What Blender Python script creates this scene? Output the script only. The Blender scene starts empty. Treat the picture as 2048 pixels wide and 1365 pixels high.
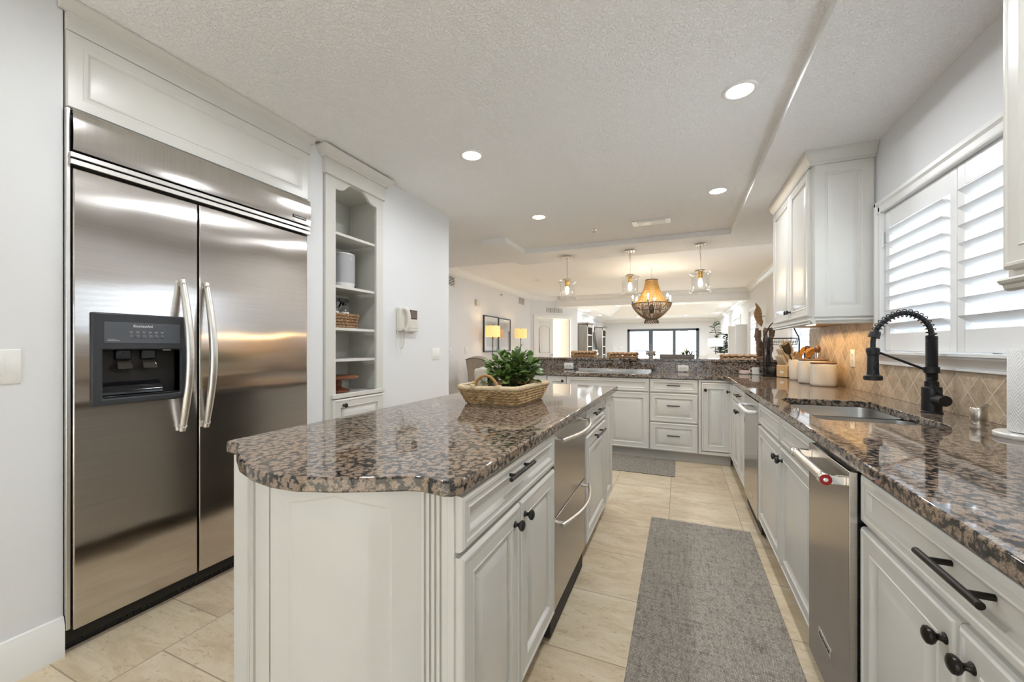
import bpy, bmesh, math, random
from mathutils import Vector, Matrix
from mathutils.geometry import tessellate_polygon
PI = math.pi
R = math.radians
random.seed(7)
SC = bpy.context.scene
COL = SC.collection

# ------------------------------------------------------------------ camera
cam_d = bpy.data.cameras.new('camera')
cam = bpy.data.objects.new('camera', cam_d)
COL.objects.link(cam)
FPX = 795.0
cam_d.sensor_fit = 'HORIZONTAL'
cam_d.sensor_width = 36.0
cam_d.lens = FPX / 2048 * 36.0
cam_d.shift_y = 11.0 / 2048
cam_d.clip_start = 0.02
cam_d.clip_end = 500
CAM_H = 1.22
cam.location = (0, 0, CAM_H)
cam.rotation_euler = (R(90), 0, math.atan(335 / 795.0))
SC.camera = cam

# ------------------------------------------------------------------ world, exposure
SC.view_settings.view_transform = 'Standard'
SC.view_settings.look = 'None'
SC.view_settings.exposure = 0.98
SC.view_settings.gamma = 1.0
SC.view_settings.use_curve_mapping = False
W = bpy.data.worlds.new('daylight')
SC.world = W
W.use_nodes = True
_wt = W.node_tree
_bg = _wt.nodes['Background']
_tc = _wt.nodes.new('ShaderNodeTexCoord'); _sx = _wt.nodes.new('ShaderNodeSeparateXYZ'); _rp = _wt.nodes.new('ShaderNodeValToRGB')
_wt.links.new(_tc.outputs['Generated'], _sx.inputs[0])
_mr = _wt.nodes.new('ShaderNodeMapRange'); _mr.inputs['From Min'].default_value = -1; _mr.inputs['From Max'].default_value = 1
_wt.links.new(_sx.outputs['Z'], _mr.inputs['Value']); _wt.links.new(_mr.outputs[0], _rp.inputs['Fac'])
_e = _rp.color_ramp.elements        # lower half set brighter than the sky above, to light the ceilings
_e[0].position = 0.46; _e[0].color = (0.90, 0.96, 1.0, 1)
_e[1].position = 0.52; _e[1].color = (0.70, 0.77, 0.86, 1)
_wt.links.new(_rp.outputs[0], _bg.inputs['Color'])
_bg.inputs['Strength'].default_value = 5.0
# sun added unseen behind the viewer: strikes the floor and brightens the ceiling by bounce
_sd = bpy.data.lights.new('fill_sun', 'SUN'); _sd.energy = 11.0; _sd.angle = R(1.5); _sd.color = (0.95, 0.98, 1.0)
_so = bpy.data.objects.new('fill_sun', _sd); COL.objects.link(_so)
_so.rotation_euler = (R(42), 0, 0)
cy = SC.cycles
cy.use_denoising = True
cy.max_bounces = 10
cy.diffuse_bounces = 5
cy.glossy_bounces = 5
cy.transmission_bounces = 6
cy.transparent_max_bounces = 16
cy.caustics_reflective = False
cy.caustics_refractive = False
cy.sample_clamp_indirect = 6.0
cy.blur_glossy = 0.5

CAN_W = 5.4        # recessed ceiling lamps, watts
CAN_COL = (0.92, 0.96, 1.0)
PENDANT_W = 3.6
BULB_COL = (1.0, 0.76, 0.50)
UNDERCAB_W = 2.4

# ------------------------------------------------------------------ node helpers
MATS = {}
def new_mat(name):
    m = bpy.data.materials.new(name)
    m.use_nodes = True
    nt = m.node_tree
    return m, nt, nt.nodes['Principled BSDF']
def nd(nt, typ, **kw):
    n = nt.nodes.new(typ)
    for k, v in kw.items():
        setattr(n, k, v)
    return n
def lk(nt, a, b): nt.links.new(a, b)
def objco(nt, scale=(1, 1, 1), rot=(0, 0, 0)):
    tc = nd(nt, 'ShaderNodeTexCoord')
    mp = nd(nt, 'ShaderNodeMapping')
    mp.inputs['Scale'].default_value = scale
    mp.inputs['Rotation'].default_value = rot
    lk(nt, tc.outputs['Object'], mp.inputs['Vector'])
    return mp.outputs['Vector']
def noise(nt, vec, scale, detail=3, rough=0.5, dist=0.0):
    n = nd(nt, 'ShaderNodeTexNoise')
    n.inputs['Scale'].default_value = scale
    n.inputs['Detail'].default_value = detail
    n.inputs['Roughness'].default_value = rough
    n.inputs['Distortion'].default_value = dist
    lk(nt, vec, n.inputs['Vector'])
    return n
def ramp(nt, fac, stops):
    r = nd(nt, 'ShaderNodeValToRGB')
    e = r.color_ramp.elements
    e[0].position, e[0].color = stops[0][0], (*stops[0][1], 1)
    e[1].position, e[1].color = stops[-1][0], (*stops[-1][1], 1)
    for p, c in stops[1:-1]:
        k = e.new(p)
        k.color = (*c, 1)
    lk(nt, fac, r.inputs['Fac'])
    return r.outputs['Color']
def math_n(nt, op, a, b=None, clamp=False):
    m = nd(nt, 'ShaderNodeMath', operation=op)
    m.use_clamp = clamp
    for i, x in enumerate((a, b)):
        if x is None: continue
        if isinstance(x, (int, float)): m.inputs[i].default_value = x
        else: lk(nt, x, m.inputs[i])
    return m.outputs[0]
def mix(nt, fac, a, b, blend='MIX'):
    m = nd(nt, 'ShaderNodeMixRGB', blend_type=blend)
    for i, x in enumerate((fac, a, b)):
        if isinstance(x, (int, float)): m.inputs[i].default_value = x
        elif isinstance(x, tuple): m.inputs[i].default_value = (*x, 1)
        else: lk(nt, x, m.inputs[i])
    return m.outputs[0]
def bump(nt, bsdf, height, strength=0.2, dist=0.01):
    b = nd(nt, 'ShaderNodeBump')
    b.inputs['Strength'].default_value = strength
    b.inputs['Distance'].default_value = dist
    lk(nt, height, b.inputs['Height'])
    lk(nt, b.outputs['Normal'], bsdf.inputs['Normal'])
    return b
def M(name, col=(0.8, 0.8, 0.8), rough=0.5, metal=0.0, var=0.0, vscale=20, bmp=0.0, bscale=200, spec=0.5,
      emit=None, estr=0.0, coat=0.0, trans=0.0, ior=1.45, stretch=(1, 1, 1)):
    """plain procedural material: principled with optional noise colour variation and noise bump"""
    if name in MATS: return MATS[name]
    m, nt, b = new_mat(name)
    b.inputs['Base Color'].default_value = (*col, 1)
    b.inputs['Roughness'].default_value = rough
    b.inputs['Metallic'].default_value = metal
    b.inputs['Specular IOR Level'].default_value = spec
    b.inputs['Coat Weight'].default_value = coat
    b.inputs['Transmission Weight'].default_value = trans
    b.inputs['IOR'].default_value = ior
    if emit:
        b.inputs['Emission Color'].default_value = (*emit, 1)
        b.inputs['Emission Strength'].default_value = estr
    if var or bmp:
        v = objco(nt, stretch)
        if var:
            n = noise(nt, v, vscale, 4)
            lo = tuple(max(0, c * (1 - var)) for c in col)
            hi = tuple(min(1, c * (1 + var)) for c in col)
            lk(nt, ramp(nt, n.outputs['Fac'], [(0.3, lo), (0.7, hi)]), b.inputs['Base Color'])
        if bmp:
            n2 = noise(nt, v, bscale, 3)
            bump(nt, b, n2.outputs['Fac'], bmp, 0.002)
    MATS[name] = m
    return m

# ------------------------------------------------------------------ mesh helpers
ORIG = {}
class MB:
    """collects vertices and faces of ONE mesh (world coordinates, or local to its thing)"""
    def __init__(s): s.v, s.f = [], []
    def add(s, verts, faces):
        o = len(s.v)
        s.v += [tuple(p) for p in verts]
        s.f += [tuple(i + o for i in f) for f in faces]
        return s
    def box(s, x0, x1, y0, y1, z0, z1):
        x0, x1 = min(x0, x1), max(x0, x1); y0, y1 = min(y0, y1), max(y0, y1); z0, z1 = min(z0, z1), max(z0, z1)
        v = [(x, y, z) for z in (z0, z1) for y in (y0, y1) for x in (x0, x1)]
        return s.add(v, [(0, 2, 3, 1), (4, 5, 7, 6), (0, 1, 5, 4), (2, 6, 7, 3), (0, 4, 6, 2), (1, 3, 7, 5)])
    def prism(s, poly, a0, a1, fn=lambda p, a: (p[0], p[1], a), holes=()):
        """extrude a 2D polygon (with holes) from a0 to a1; fn maps (point, a) -> xyz"""
        loops = [list(poly)] + [list(h) for h in holes]
        flat = [p for l in loops for p in l]
        n = len(flat)
        verts = [fn(p, a0) for p in flat] + [fn(p, a1) for p in flat]
        faces = []
        if not holes:
            faces += [tuple(range(n - 1, -1, -1)), tuple(range(n, 2 * n))]
        else:
            tr = tessellate_polygon([[Vector((p[0], p[1], 0)) for p in l] for l in loops])
            for t in tr:
                faces += [tuple(reversed(t)), tuple(i + n for i in t)]
        o = 0
        for l in loops:
            k = len(l)
            for i in range(k):
                j = (i + 1) % k
                faces.append((o + i, o + j, n + o + j, n + o + i))
            o += k
        return s.add(verts, faces)
    def lathe(s, prof, c=(0, 0, 0), n=24, axis='z', cap=True, sx=1.0, sy=1.0):
        """profile [(r, h)...] spun about an axis through c"""
        verts, faces = [], []
        for r, h in prof:
            for i in range(n):
                t = 2 * PI * i / n
                p = (r * math.cos(t) * sx, r * math.sin(t) * sy, h)
                if axis == 'x': p = (p[2], p[0], p[1])
                elif axis == '-x': p = (-p[2], p[0], -p[1])
                elif axis == 'y': p = (p[0], p[2], p[1])
                elif axis == '-y': p = (p[0], -p[2], p[1])
                verts.append((c[0] + p[0], c[1] + p[1], c[2] + p[2]))
        m = len(prof)
        for k in range(m - 1):
            for i in range(n):
                j = (i + 1) % n
                faces.append((k * n + i, k * n + j, (k + 1) * n + j, (k + 1) * n + i))
        if cap:
            faces += [tuple(range(n - 1, -1, -1)), tuple(range((m - 1) * n, m * n))]
        return s.add(verts, faces)
    def cyl(s, p0, p1, r, n=16, r1=None):
        return s.tube([p0, p1], r, n, radii=[r, r if r1 is None else r1])
    def tube(s, pts, r, n=8, closed=False, radii=None, cap=True, flat=1.0):
        pts = [Vector(p) for p in pts]
        m = len(pts)
        radii = radii or [r] * m
        verts, faces = [], []
        up = None
        for i in range(m):
            if closed: t = pts[(i + 1) % m] - pts[i - 1]
            else: t = pts[min(i + 1, m - 1)] - pts[max(i - 1, 0)]
            if t.length < 1e-9: t = Vector((0, 0, 1))
            t.normalize()
            if up is None:
                up = Vector((0, 0, 1)) if abs(t.z) < 0.9 else Vector((1, 0, 0))
            a = t.cross(up)
            if a.length < 1e-6: a = t.cross(Vector((0, 1, 0)))
            a.normalize()
            b = a.cross(t).normalized()
            up = b
            for k in range(n):
                w = 2 * PI * k / n
                verts.append(pts[i] + (a * math.cos(w) + b * math.sin(w) * flat) * radii[i])
        for i in range(m if closed else m - 1):
            i2 = (i + 1) % m
            for k in range(n):
                k2 = (k + 1) % n
                faces.append((i * n + k, i * n + k2, i2 * n + k2, i2 * n + k))
        if cap and not closed:
            faces += [tuple(range(n - 1, -1, -1)), tuple(range((m - 1) * n, m * n))]
        return s.add(verts, faces)
    def sphere(s, c, r, n=16, m=10, sc=(1, 1, 1)):
        prof = [(max(1e-4, r * math.sin(PI * k / m)), -r * math.cos(PI * k / m)) for k in range(m + 1)]
        o = len(s.v)
        s.lathe(prof, (0, 0, 0), n)
        for i in range(o, len(s.v)):
            p = s.v[i]
            s.v[i] = (c[0] + p[0] * sc[0], c[1] + p[1] * sc[1], c[2] + p[2] * sc[2])
        return s
    def grid(s, pts):
        """pts[i][j] -> quads"""
        a, b = len(pts), len(pts[0])
        v = [p for row in pts for p in row]
        f = [(i * b + j, i * b + j + 1, (i + 1) * b + j + 1, (i + 1) * b + j) for i in range(a - 1) for j in range(b - 1)]
        return s.add(v, f)
    def rings(s, a0, a1, b0, b1, prof, fn, back=True):
        """concentric rectangular rings: prof [(inset, height)], fn(a, b, c) -> xyz. Mitred door fronts."""
        verts, faces = [], []
        for ins, h in prof:
            verts += [fn(a0 + ins, b0 + ins, h), fn(a1 - ins, b0 + ins, h), fn(a1 - ins, b1 - ins, h), fn(a0 + ins, b1 - ins, h)]
        m = len(prof)
        for k in range(m - 1):
            for i in range(4):
                j = (i + 1) % 4
                faces.append((k * 4 + i, k * 4 + j, k * 4 + 4 + j, k * 4 + 4 + i))
        faces.append(tuple((m - 1) * 4 + i for i in range(4)))
        if back: faces.append((3, 2, 1, 0))
        return s.add(verts, faces)
    def xf(s, mat):
        s.v = [tuple(mat @ Vector(p)) for p in s.v]
        return s

def obj(name, mb, mat, parent=None, bevel=0.0, smooth=35, segs=2):
    """link one mesh; with a parent the vertices are made local to the parent's origin"""
    o0 = ORIG.get(parent.name, (0, 0, 0)) if parent else (0, 0, 0)
    me = bpy.data.meshes.new(name)
    me.from_pydata([(p[0] - o0[0], p[1] - o0[1], p[2] - o0[2]) for p in mb.v], [], mb.f)
    bm = bmesh.new(); bm.from_mesh(me)
    bmesh.ops.recalc_face_normals(bm, faces=bm.faces)
    bm.to_mesh(me); bm.free()
    if smooth:
        me.shade_smooth()
        me.set_sharp_from_angle(angle=R(smooth))
    me.materials.append(mat)
    o = bpy.data.objects.new(name, me)
    COL.objects.link(o)
    if parent:
        o.parent = parent
    ORIG[o.name] = o0
    if bevel:
        b = o.modifiers.new('bevel', 'BEVEL')
        b.width = bevel; b.segments = segs; b.limit_method = 'ANGLE'; b.angle_limit = R(40)
        b.harden_normals = False
    return o
def tag(o, label, cat, group=None, kind=None):
    o['label'] = label; o['category'] = cat
    if group: o['group'] = group
    if kind: o['kind'] = kind
    return o
def thing(name, label, cat, loc=(0, 0, 0), group=None):
    o = bpy.data.objects.new(name, None)
    o.empty_display_size = 0.05
    COL.objects.link(o)
    o.location = loc
    ORIG[o.name] = tuple(loc)
    return tag(o, label, cat, group)
def struct(name, mb, mat, parent=None, bevel=0.0, smooth=35):
    o = obj(name, mb, mat, parent, bevel, smooth)
    if not parent: o['kind'] = 'structure'
    return o
def copy_tree(o, parent=None, loc=None, rotz=None, label=None, group=None):
    c = o.copy()
    COL.objects.link(c)
    if parent: c.parent = parent
    if loc is not None: c.location = loc
    if rotz is not None: c.rotation_euler = (0, 0, rotz)
    if label: c['label'] = label
    if group: c['group'] = group
    for ch in list(o.children):
        copy_tree(ch, c)
    return c
def text_obj(name, body, size, mat, parent, matrix, depth=0.0004, font_scale=(1, 1)):
    """lettering as a mesh: text curve converted to mesh and placed by a matrix"""
    cu = bpy.data.curves.new(name, 'FONT')
    cu.body = body; cu.size = size; cu.extrude = depth
    cu.align_x = 'CENTER'; cu.align_y = 'CENTER'
    t = bpy.data.objects.new(name + '_tmp', cu)
    COL.objects.link(t)
    dg = bpy.context.evaluated_depsgraph_get()
    me = bpy.data.meshes.new_from_object(t.evaluated_get(dg))
    COL.objects.unlink(t)
    bpy.data.objects.remove(t)
    o0 = Vector(ORIG.get(parent.name, (0, 0, 0)))
    for v in me.vertices:
        v.co = matrix @ Vector((v.co.x * font_scale[0], v.co.y * font_scale[1], v.co.z)) - o0
    me.materials.clear(); me.materials.append(mat)
    me.name = name
    o = bpy.data.objects.new(name, me)
    COL.objects.link(o); o.parent = parent
    ORIG[o.name] = tuple(o0)
    return o
def lamp(name, kind, loc, power, col, parent=None, size=0.1, rot=(0, 0, 0), spread=None, shape='DISK', size_y=None):
    l = bpy.data.lights.new(name, kind)
    l.energy = power; l.color = col
    if kind == 'AREA':
        l.shape = shape; l.size = size
        if size_y: l.size_y = size_y
        if spread: l.spread = spread
    else:
        l.shadow_soft_size = size
    o = bpy.data.objects.new(name, l)
    COL.objects.link(o)
    o0 = ORIG.get(parent.name, (0, 0, 0)) if parent else (0, 0, 0)
    o.location = (loc[0] - o0[0], loc[1] - o0[1], loc[2] - o0[2])
    o.rotation_euler = rot
    if parent: o.parent = parent
    return o
def arc(c, r, a0, a1, n):
    return [(c[0] + r * math.cos(a0 + (a1 - a0) * i / n), c[1] + r * math.sin(a0 + (a1 - a0) * i / n)) for i in range(n + 1)]
def rrect(x0, x1, y0, y1, r, n=5):
    """rounded rectangle outline, counter-clockwise"""
    p = []
    for cx, cy_, a in ((x1 - r, y0 + r, -PI / 2), (x1 - r, y1 - r, 0), (x0 + r, y1 - r, PI / 2), (x0 + r, y0 + r, PI)):
        p += arc((cx, cy_), r, a, a + PI / 2, n)
    return p
def catmull(pts, k=6, closed=False):
    P = [Vector(p) for p in pts]
    out = []
    n = len(P)
    for i in range(n if closed else n - 1):
        p0 = P[i - 1] if (closed or i > 0) else P[0]
        p1, p2 = P[i], P[(i + 1) % n]
        p3 = P[(i + 2) % n] if (closed or i + 2 < n) else P[-1]
        for j in range(k):
            t = j / k
            out.append(0.5 * ((2 * p1) + (p2 - p0) * t + (2 * p0 - 5 * p1 + 4 * p2 - p3) * t * t + (3 * p1 - p0 - 3 * p2 + p3) * t ** 3))
    if not closed: out.append(P[-1])
    return out
# ------------------------------------------------------------------ materials
def mk_granite():
    m, nt, b = new_mat('baltic_brown_granite')
    v = objco(nt)
    warp = noise(nt, v, 70, 4, 0.6)
    wv = mix(nt, 0.02, v, warp.outputs['Color'], 'ADD')
    vo = nd(nt, 'ShaderNodeTexVoronoi', feature='F1'); vo.inputs['Scale'].default_value = 52; vo.inputs['Randomness'].default_value = 1
    lk(nt, wv, vo.inputs['Vector'])
    big = noise(nt, v, 85, 6, 0.75)
    fine = noise(nt, v, 420, 3, 0.7)
    f = math_n(nt, 'ADD', vo.outputs['Distance'], math_n(nt, 'MULTIPLY', math_n(nt, 'SUBTRACT', big.outputs['Fac'], 0.5), 1.9))
    tan = ramp(nt, fine.outputs['Fac'], [(0.28, (0.09, 0.066, 0.050)), (0.5, (0.28, 0.205, 0.150)), (0.72, (0.45, 0.345, 0.265))])
    dark = ramp(nt, fine.outputs['Fac'], [(0.3, (0.008, 0.008, 0.008)), (0.6, (0.035, 0.033, 0.031)), (0.8, (0.13, 0.115, 0.10))])
    k = ramp(nt, f, [(0.42, (0, 0, 0)), (0.66, (1, 1, 1))])
    lk(nt, mix(nt, k, tan, dark), b.inputs['Base Color'])
    b.inputs['Roughness'].default_value = 0.045
    b.inputs['Specular IOR Level'].default_value = 0.62
    return m
def mk_travertine_floor():
    m, nt, b = new_mat('travertine_floor')
    v = objco(nt)
    sp = nd(nt, 'ShaderNodeSeparateXYZ'); lk(nt, v, sp.inputs[0])
    cb = nd(nt, 'ShaderNodeCombineXYZ')
    lk(nt, math_n(nt, 'ADD', sp.outputs['Y'], -3.236 + 0.42 * 20), cb.inputs['X'])
    lk(nt, math_n(nt, 'ADD', sp.outputs['X'], 0.07 + 0.46 * 20), cb.inputs['Y'])
    br = nd(nt, 'ShaderNodeTexBrick')
    br.offset = 0.5; br.offset_frequency = 2
    for k, x in (('Scale', 1.0), ('Mortar Size', 0.0028), ('Mortar Smooth', 0.3), ('Bias', 0.0), ('Brick Width', 0.42), ('Row Height', 0.46)):
        br.inputs[k].default_value = x
    br.inputs['Color1'].default_value = (0.2, 0.2, 0.2, 1); br.inputs['Color2'].default_value = (0.8, 0.8, 0.8, 1)
    br.inputs['Mortar'].default_value = (0.5, 0.5, 0.5, 1)
    lk(nt, cb.outputs[0], br.inputs['Vector'])
    mp = nd(nt, 'ShaderNodeMapping'); mp.inputs['Scale'].default_value = (2.2, 6.0, 1)
    lk(nt, v, mp.inputs['Vector'])
    off = nd(nt, 'ShaderNodeVectorMath', operation='ADD')
    lk(nt, mp.outputs[0], off.inputs[0]); 
    sc = nd(nt, 'ShaderNodeVectorMath', operation='SCALE'); sc.inputs['Scale'].default_value = 9.0
    lk(nt, br.outputs['Color'], sc.inputs[0]); lk(nt, sc.outputs[0], off.inputs[1])
    cloud = noise(nt, off.outputs[0], 1.3, 7, 0.7, 0.9)
    vein = noise(nt, off.outputs[0], 6, 8, 0.78, 1.6)
    base = ramp(nt, cloud.outputs['Fac'], [(0.28, (0.50, 0.39, 0.255)), (0.5, (0.65, 0.53, 0.37)), (0.72, (0.75, 0.65, 0.50))])
    pits = ramp(nt, vein.outputs['Fac'], [(0.30, (0.30, 0.23, 0.15)), (0.40, (0.80, 0.76, 0.70)), (0.46, (1, 1, 1))])
    c = mix(nt, 0.75, base, pits, 'MULTIPLY')
    tint = mix(nt, 0.16, c, br.outputs['Color'], 'OVERLAY')
    c2 = mix(nt, br.outputs['Fac'], tint, (0.36, 0.29, 0.20))
    lk(nt, c2, b.inputs['Base Color'])
    b.inputs['Roughness'].default_value = 0.38
    b.inputs['Specular IOR Level'].default_value = 0.35
    h = math_n(nt, 'SUBTRACT', math_n(nt, 'MULTIPLY', vein.outputs['Fac'], 0.4), br.outputs['Fac'])
    bump(nt, b, h, 0.25, 0.002)
    return m
def mk_backsplash():
    m, nt, b = new_mat('diamond_travertine_tile')
    v = objco(nt)
    sp = nd(nt, 'ShaderNodeSeparateXYZ'); lk(nt, v, sp.inputs[0])
    d = 0.1465
    u = math_n(nt, 'DIVIDE', math_n(nt, 'ADD', sp.outputs['Y'], -3.393 + d * 40), d)
    w = math_n(nt, 'DIVIDE', math_n(nt, 'ADD', sp.outputs['Z'], -0.918 + d * 40), d)
    a, c = math_n(nt, 'ADD', u, w), math_n(nt, 'SUBTRACT', u, w)
    def edge(x):
        f = math_n(nt, 'FRACT', x)
        return math_n(nt, 'MINIMUM', f, math_n(nt, 'SUBTRACT', 1.0, f))
    e = math_n(nt, 'MINIMUM', edge(a), edge(c))
    nz = noise(nt, v, 60, 4)
    e2 = math_n(nt, 'ADD', e, math_n(nt, 'MULTIPLY', math_n(nt, 'SUBTRACT', nz.outputs['Fac'], 0.5), 0.03))
    tile = ramp(nt, e2, [(0.022, (0, 0, 0)), (0.04, (1, 1, 1))])
    idv = nd(nt, 'ShaderNodeCombineXYZ')
    lk(nt, math_n(nt, 'FLOOR', a), idv.inputs[0]); lk(nt, math_n(nt, 'FLOOR', c), idv.inputs[1])
    wn = nd(nt, 'ShaderNodeTexWhiteNoise'); lk(nt, idv.outputs[0], wn.inputs['Vector'])
    n1 = noise(nt, v, 24, 6, 0.7, 0.5)
    n2 = noise(nt, v, 130, 4, 0.7)
    base = ramp(nt, n1.outputs['Fac'], [(0.25, (0.27, 0.195, 0.125)), (0.5, (0.48, 0.37, 0.255)), (0.75, (0.66, 0.54, 0.395))])
    base = mix(nt, 0.22, base, wn.outputs['Value'], 'OVERLAY')
    pit = ramp(nt, n2.outputs['Fac'], [(0.30, (0.35, 0.30, 0.25)), (0.38, (1, 1, 1))])
    base = mix(nt, 0.8, base, pit, 'MULTIPLY')
    lk(nt, mix(nt, tile, (0.62, 0.54, 0.42), base), b.inputs['Base Color'])
    b.inputs['Roughness'].default_value = 0.42
    bump(nt, b, math_n(nt, 'ADD', tile, math_n(nt, 'MULTIPLY', n2.outputs['Fac'], 0.25)), 0.5, 0.003)
    return m
def mk_steel(name, col=(0.60, 0.575, 0.55), rough=0.2, wave=0.0, brush=(3, 3, 400), bs=0.04, aniso=0.0):
    m, nt, b = new_mat(name)
    b.inputs['Metallic'].default_value = 1.0
    if aniso:
        b.inputs['Anisotropic'].default_value = aniso; b.inputs['Anisotropic Rotation'].default_value = 0.0
        tg = nd(nt, 'ShaderNodeTangent', direction_type='RADIAL', axis='Z')
        lk(nt, tg.outputs[0], b.inputs['Tangent'])
    b.inputs['Roughness'].default_value = rough
    v = objco(nt, brush)
    n = noise(nt, v, 1.0, 3, 0.6)
    lo, hi = tuple(c * 0.93 for c in col), tuple(min(1, c * 1.06) for c in col)
    lk(nt, ramp(nt, n.outputs['Fac'], [(0.3, lo), (0.7, hi)]), b.inputs['Base Color'])
    bp = bump(nt, b, n.outputs['Fac'], bs, 0.0006)
    if wave:
        v2 = objco(nt, (1, 1.3, 1.6))
        n2 = noise(nt, v2, 1.5, 1, 0.3)
        b2 = nd(nt, 'ShaderNodeBump'); b2.inputs['Strength'].default_value = wave; b2.inputs['Distance'].default_value = 0.05
        lk(nt, n2.outputs['Fac'], b2.inputs['Height']); lk(nt, b2.outputs['Normal'], bp.inputs['Normal'])
    return m
def mk_ceiling():
    m, nt, b = new_mat('knockdown_ceiling')
    v = objco(nt)
    b.inputs['Base Color'].default_value = (0.94, 0.94, 0.94, 1)
    b.inputs['Roughness'].default_value = 0.85
    n = noise(nt, v, 75, 3, 0.55, 0.4)
    h = ramp(nt, n.outputs['Fac'], [(0.42, (0, 0, 0)), (0.58, (1, 1, 1))])
    bump(nt, b, h, 0.7, 0.006)
    return m
def mk_rug():
    m, nt, b = new_mat('woven_vinyl_mat')
    v = objco(nt)
    br = nd(nt, 'ShaderNodeTexBrick')
    br.offset = 0.5
    for k, x in (('Scale', 1.0), ('Mortar Size', 0.0007), ('Mortar Smooth', 0.6), ('Bias', 0.0), ('Brick Width', 0.005), ('Row Height', 0.010)):
        br.inputs[k].default_value = x
    br.inputs['Color1'].default_value = (0.38, 0.345, 0.30, 1); br.inputs['Color2'].default_value = (0.24, 0.21, 0.18, 1)
    br.inputs['Mortar'].default_value = (0.075, 0.065, 0.058, 1)
    lk(nt, v, br.inputs['Vector'])
    n1 = noise(nt, objco(nt, (9, 60, 1)), 1.0, 4, 0.7)
    n2 = noise(nt, objco(nt, (60, 9, 1)), 1.0, 4, 0.7)
    s = math_n(nt, 'ADD', n1.outputs['Fac'], n2.outputs['Fac'])
    c = mix(nt, 0.45, br.outputs['Color'], ramp(nt, s, [(0.8, (0.22, 0.2, 0.18)), (1.2, (0.8, 0.78, 0.74))]), 'OVERLAY')
    lk(nt, c, b.inputs['Base Color'])
    b.inputs['Roughness'].default_value = 0.7
    bump(nt, b, math_n(nt, 'SUBTRACT', 1.0, br.outputs['Fac']), 0.6, 0.002)
    return m
def mk_wood(name, c1, c2, scale=(8, 8, 60), rough=0.45, bs=0.1):
    m, nt, b = new_mat(name)
    v = objco(nt, scale)
    n = noise(nt, v, 1.0, 5, 0.65, 0.8)
    lk(nt, ramp(nt, n.outputs['Fac'], [(0.3, c1), (0.7, c2)]), b.inputs['Base Color'])
    b.inputs['Roughness'].default_value = rough
    bump(nt, b, n.outputs['Fac'], bs, 0.002)
    return m
def mk_glass(name, tint=(1, 1, 1), refl=0.12):
    """thin clear glass: mostly transparent with a fresnel reflection"""
    m, nt, b = new_mat(name)
    nt.nodes.remove(b)
    tr = nd(nt, 'ShaderNodeBsdfTransparent'); tr.inputs['Color'].default_value = (*tint, 1)
    gl = nd(nt, 'ShaderNodeBsdfGlossy'); gl.inputs['Roughness'].default_value = 0.02
    lw = nd(nt, 'ShaderNodeLayerWeight'); lw.inputs['Blend'].default_value = 0.35
    fac = math_n(nt, 'ADD', math_n(nt, 'MULTIPLY', lw.outputs['Facing'], 0.75), refl * 0.3)
    ms = nd(nt, 'ShaderNodeMixShader')
    lk(nt, fac, ms.inputs[0]); lk(nt, tr.outputs[0], ms.inputs[1]); lk(nt, gl.outputs[0], ms.inputs[2])
    lk(nt, ms.outputs[0], nt.nodes['Material Output'].inputs['Surface'])
    return m
def mk_wicker(name, c1, c2, c3, sx=60, sz=60):
    m, nt, b = new_mat(name)
    n = noise(nt, objco(nt, (sx, sx, sz)), 1.0, 4, 0.6, 0.6)
    n2 = noise(nt, objco(nt), 260, 2, 0.5)
    f = math_n(nt, 'ADD', math_n(nt, 'MULTIPLY', n.outputs['Fac'], 0.75), math_n(nt, 'MULTIPLY', n2.outputs['Fac'], 0.25))
    lk(nt, ramp(nt, f, [(0.32, c1), (0.5, c2), (0.68, c3)]), b.inputs['Base Color'])
    b.inputs['Roughness'].default_value = 0.65
    bump(nt, b, f, 0.4, 0.002)
    return m
def mk_emit(name, col, s):
    m, nt, b = new_mat(name)
    b.inputs['Base Color'].default_value = (0.8, 0.8, 0.8, 1)
    b.inputs['Emission Color'].default_value = (*col, 1)
    b.inputs['Emission Strength'].default_value = s
    return m

GRAN = mk_granite()
FLOOR = mk_travertine_floor()
TILE = mk_backsplash()
CEIL = mk_ceiling()
RUG = mk_rug()
STEEL = mk_steel('brushed_steel', rough=0.2, aniso=0.6)
FRIDGE = mk_steel('fridge_steel', (0.64, 0.60, 0.57), 0.135, wave=0.13, brush=(3, 3, 300), bs=0.001, aniso=1.0)
DWSTEEL = mk_steel('dark_brushed_steel', (0.52, 0.48, 0.44), 0.26, aniso=0.8)
SINK = mk_steel('sink_steel', (0.55, 0.55, 0.54), 0.28)
NICKEL = M('brushed_nickel', (0.62, 0.58, 0.52), 0.28, 1.0, var=0.05, vscale=60)
SATIN = M('satin_silver', (0.72, 0.70, 0.67), 0.34, 1.0, var=0.03, vscale=80)
CHROME = M('polished_chrome', (0.82, 0.82, 0.82), 0.08, 1.0, var=0.02)
WALLP = M('wall_paint', (0.73, 0.735, 0.745), 0.6, bmp=0.04, bscale=260)
CEILS = M('smooth_ceiling_paint', (0.92, 0.92, 0.92), 0.7, bmp=0.04, bscale=200)
TRIM = M('white_trim_paint', (0.80, 0.80, 0.785), 0.32, bmp=0.02, bscale=120)
CAB = M('cream_cabinet_paint', (0.64, 0.625, 0.585), 0.30, var=0.02, vscale=6, bmp=0.02, bscale=90)
CABIN = M('cabinet_interior_paint', (0.62, 0.61, 0.56), 0.5, var=0.02, vscale=6)
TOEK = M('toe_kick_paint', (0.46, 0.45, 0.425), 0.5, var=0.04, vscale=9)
GAP = M('dark_gap', (0.015, 0.013, 0.011), 0.6, var=0.1)
BLACK = M('matte_black', (0.012, 0.012, 0.013), 0.38, var=0.1, vscale=80)
BRONZE = M('dark_bronze', (0.022, 0.018, 0.015), 0.3, 0.6, var=0.2, vscale=120)
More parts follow.
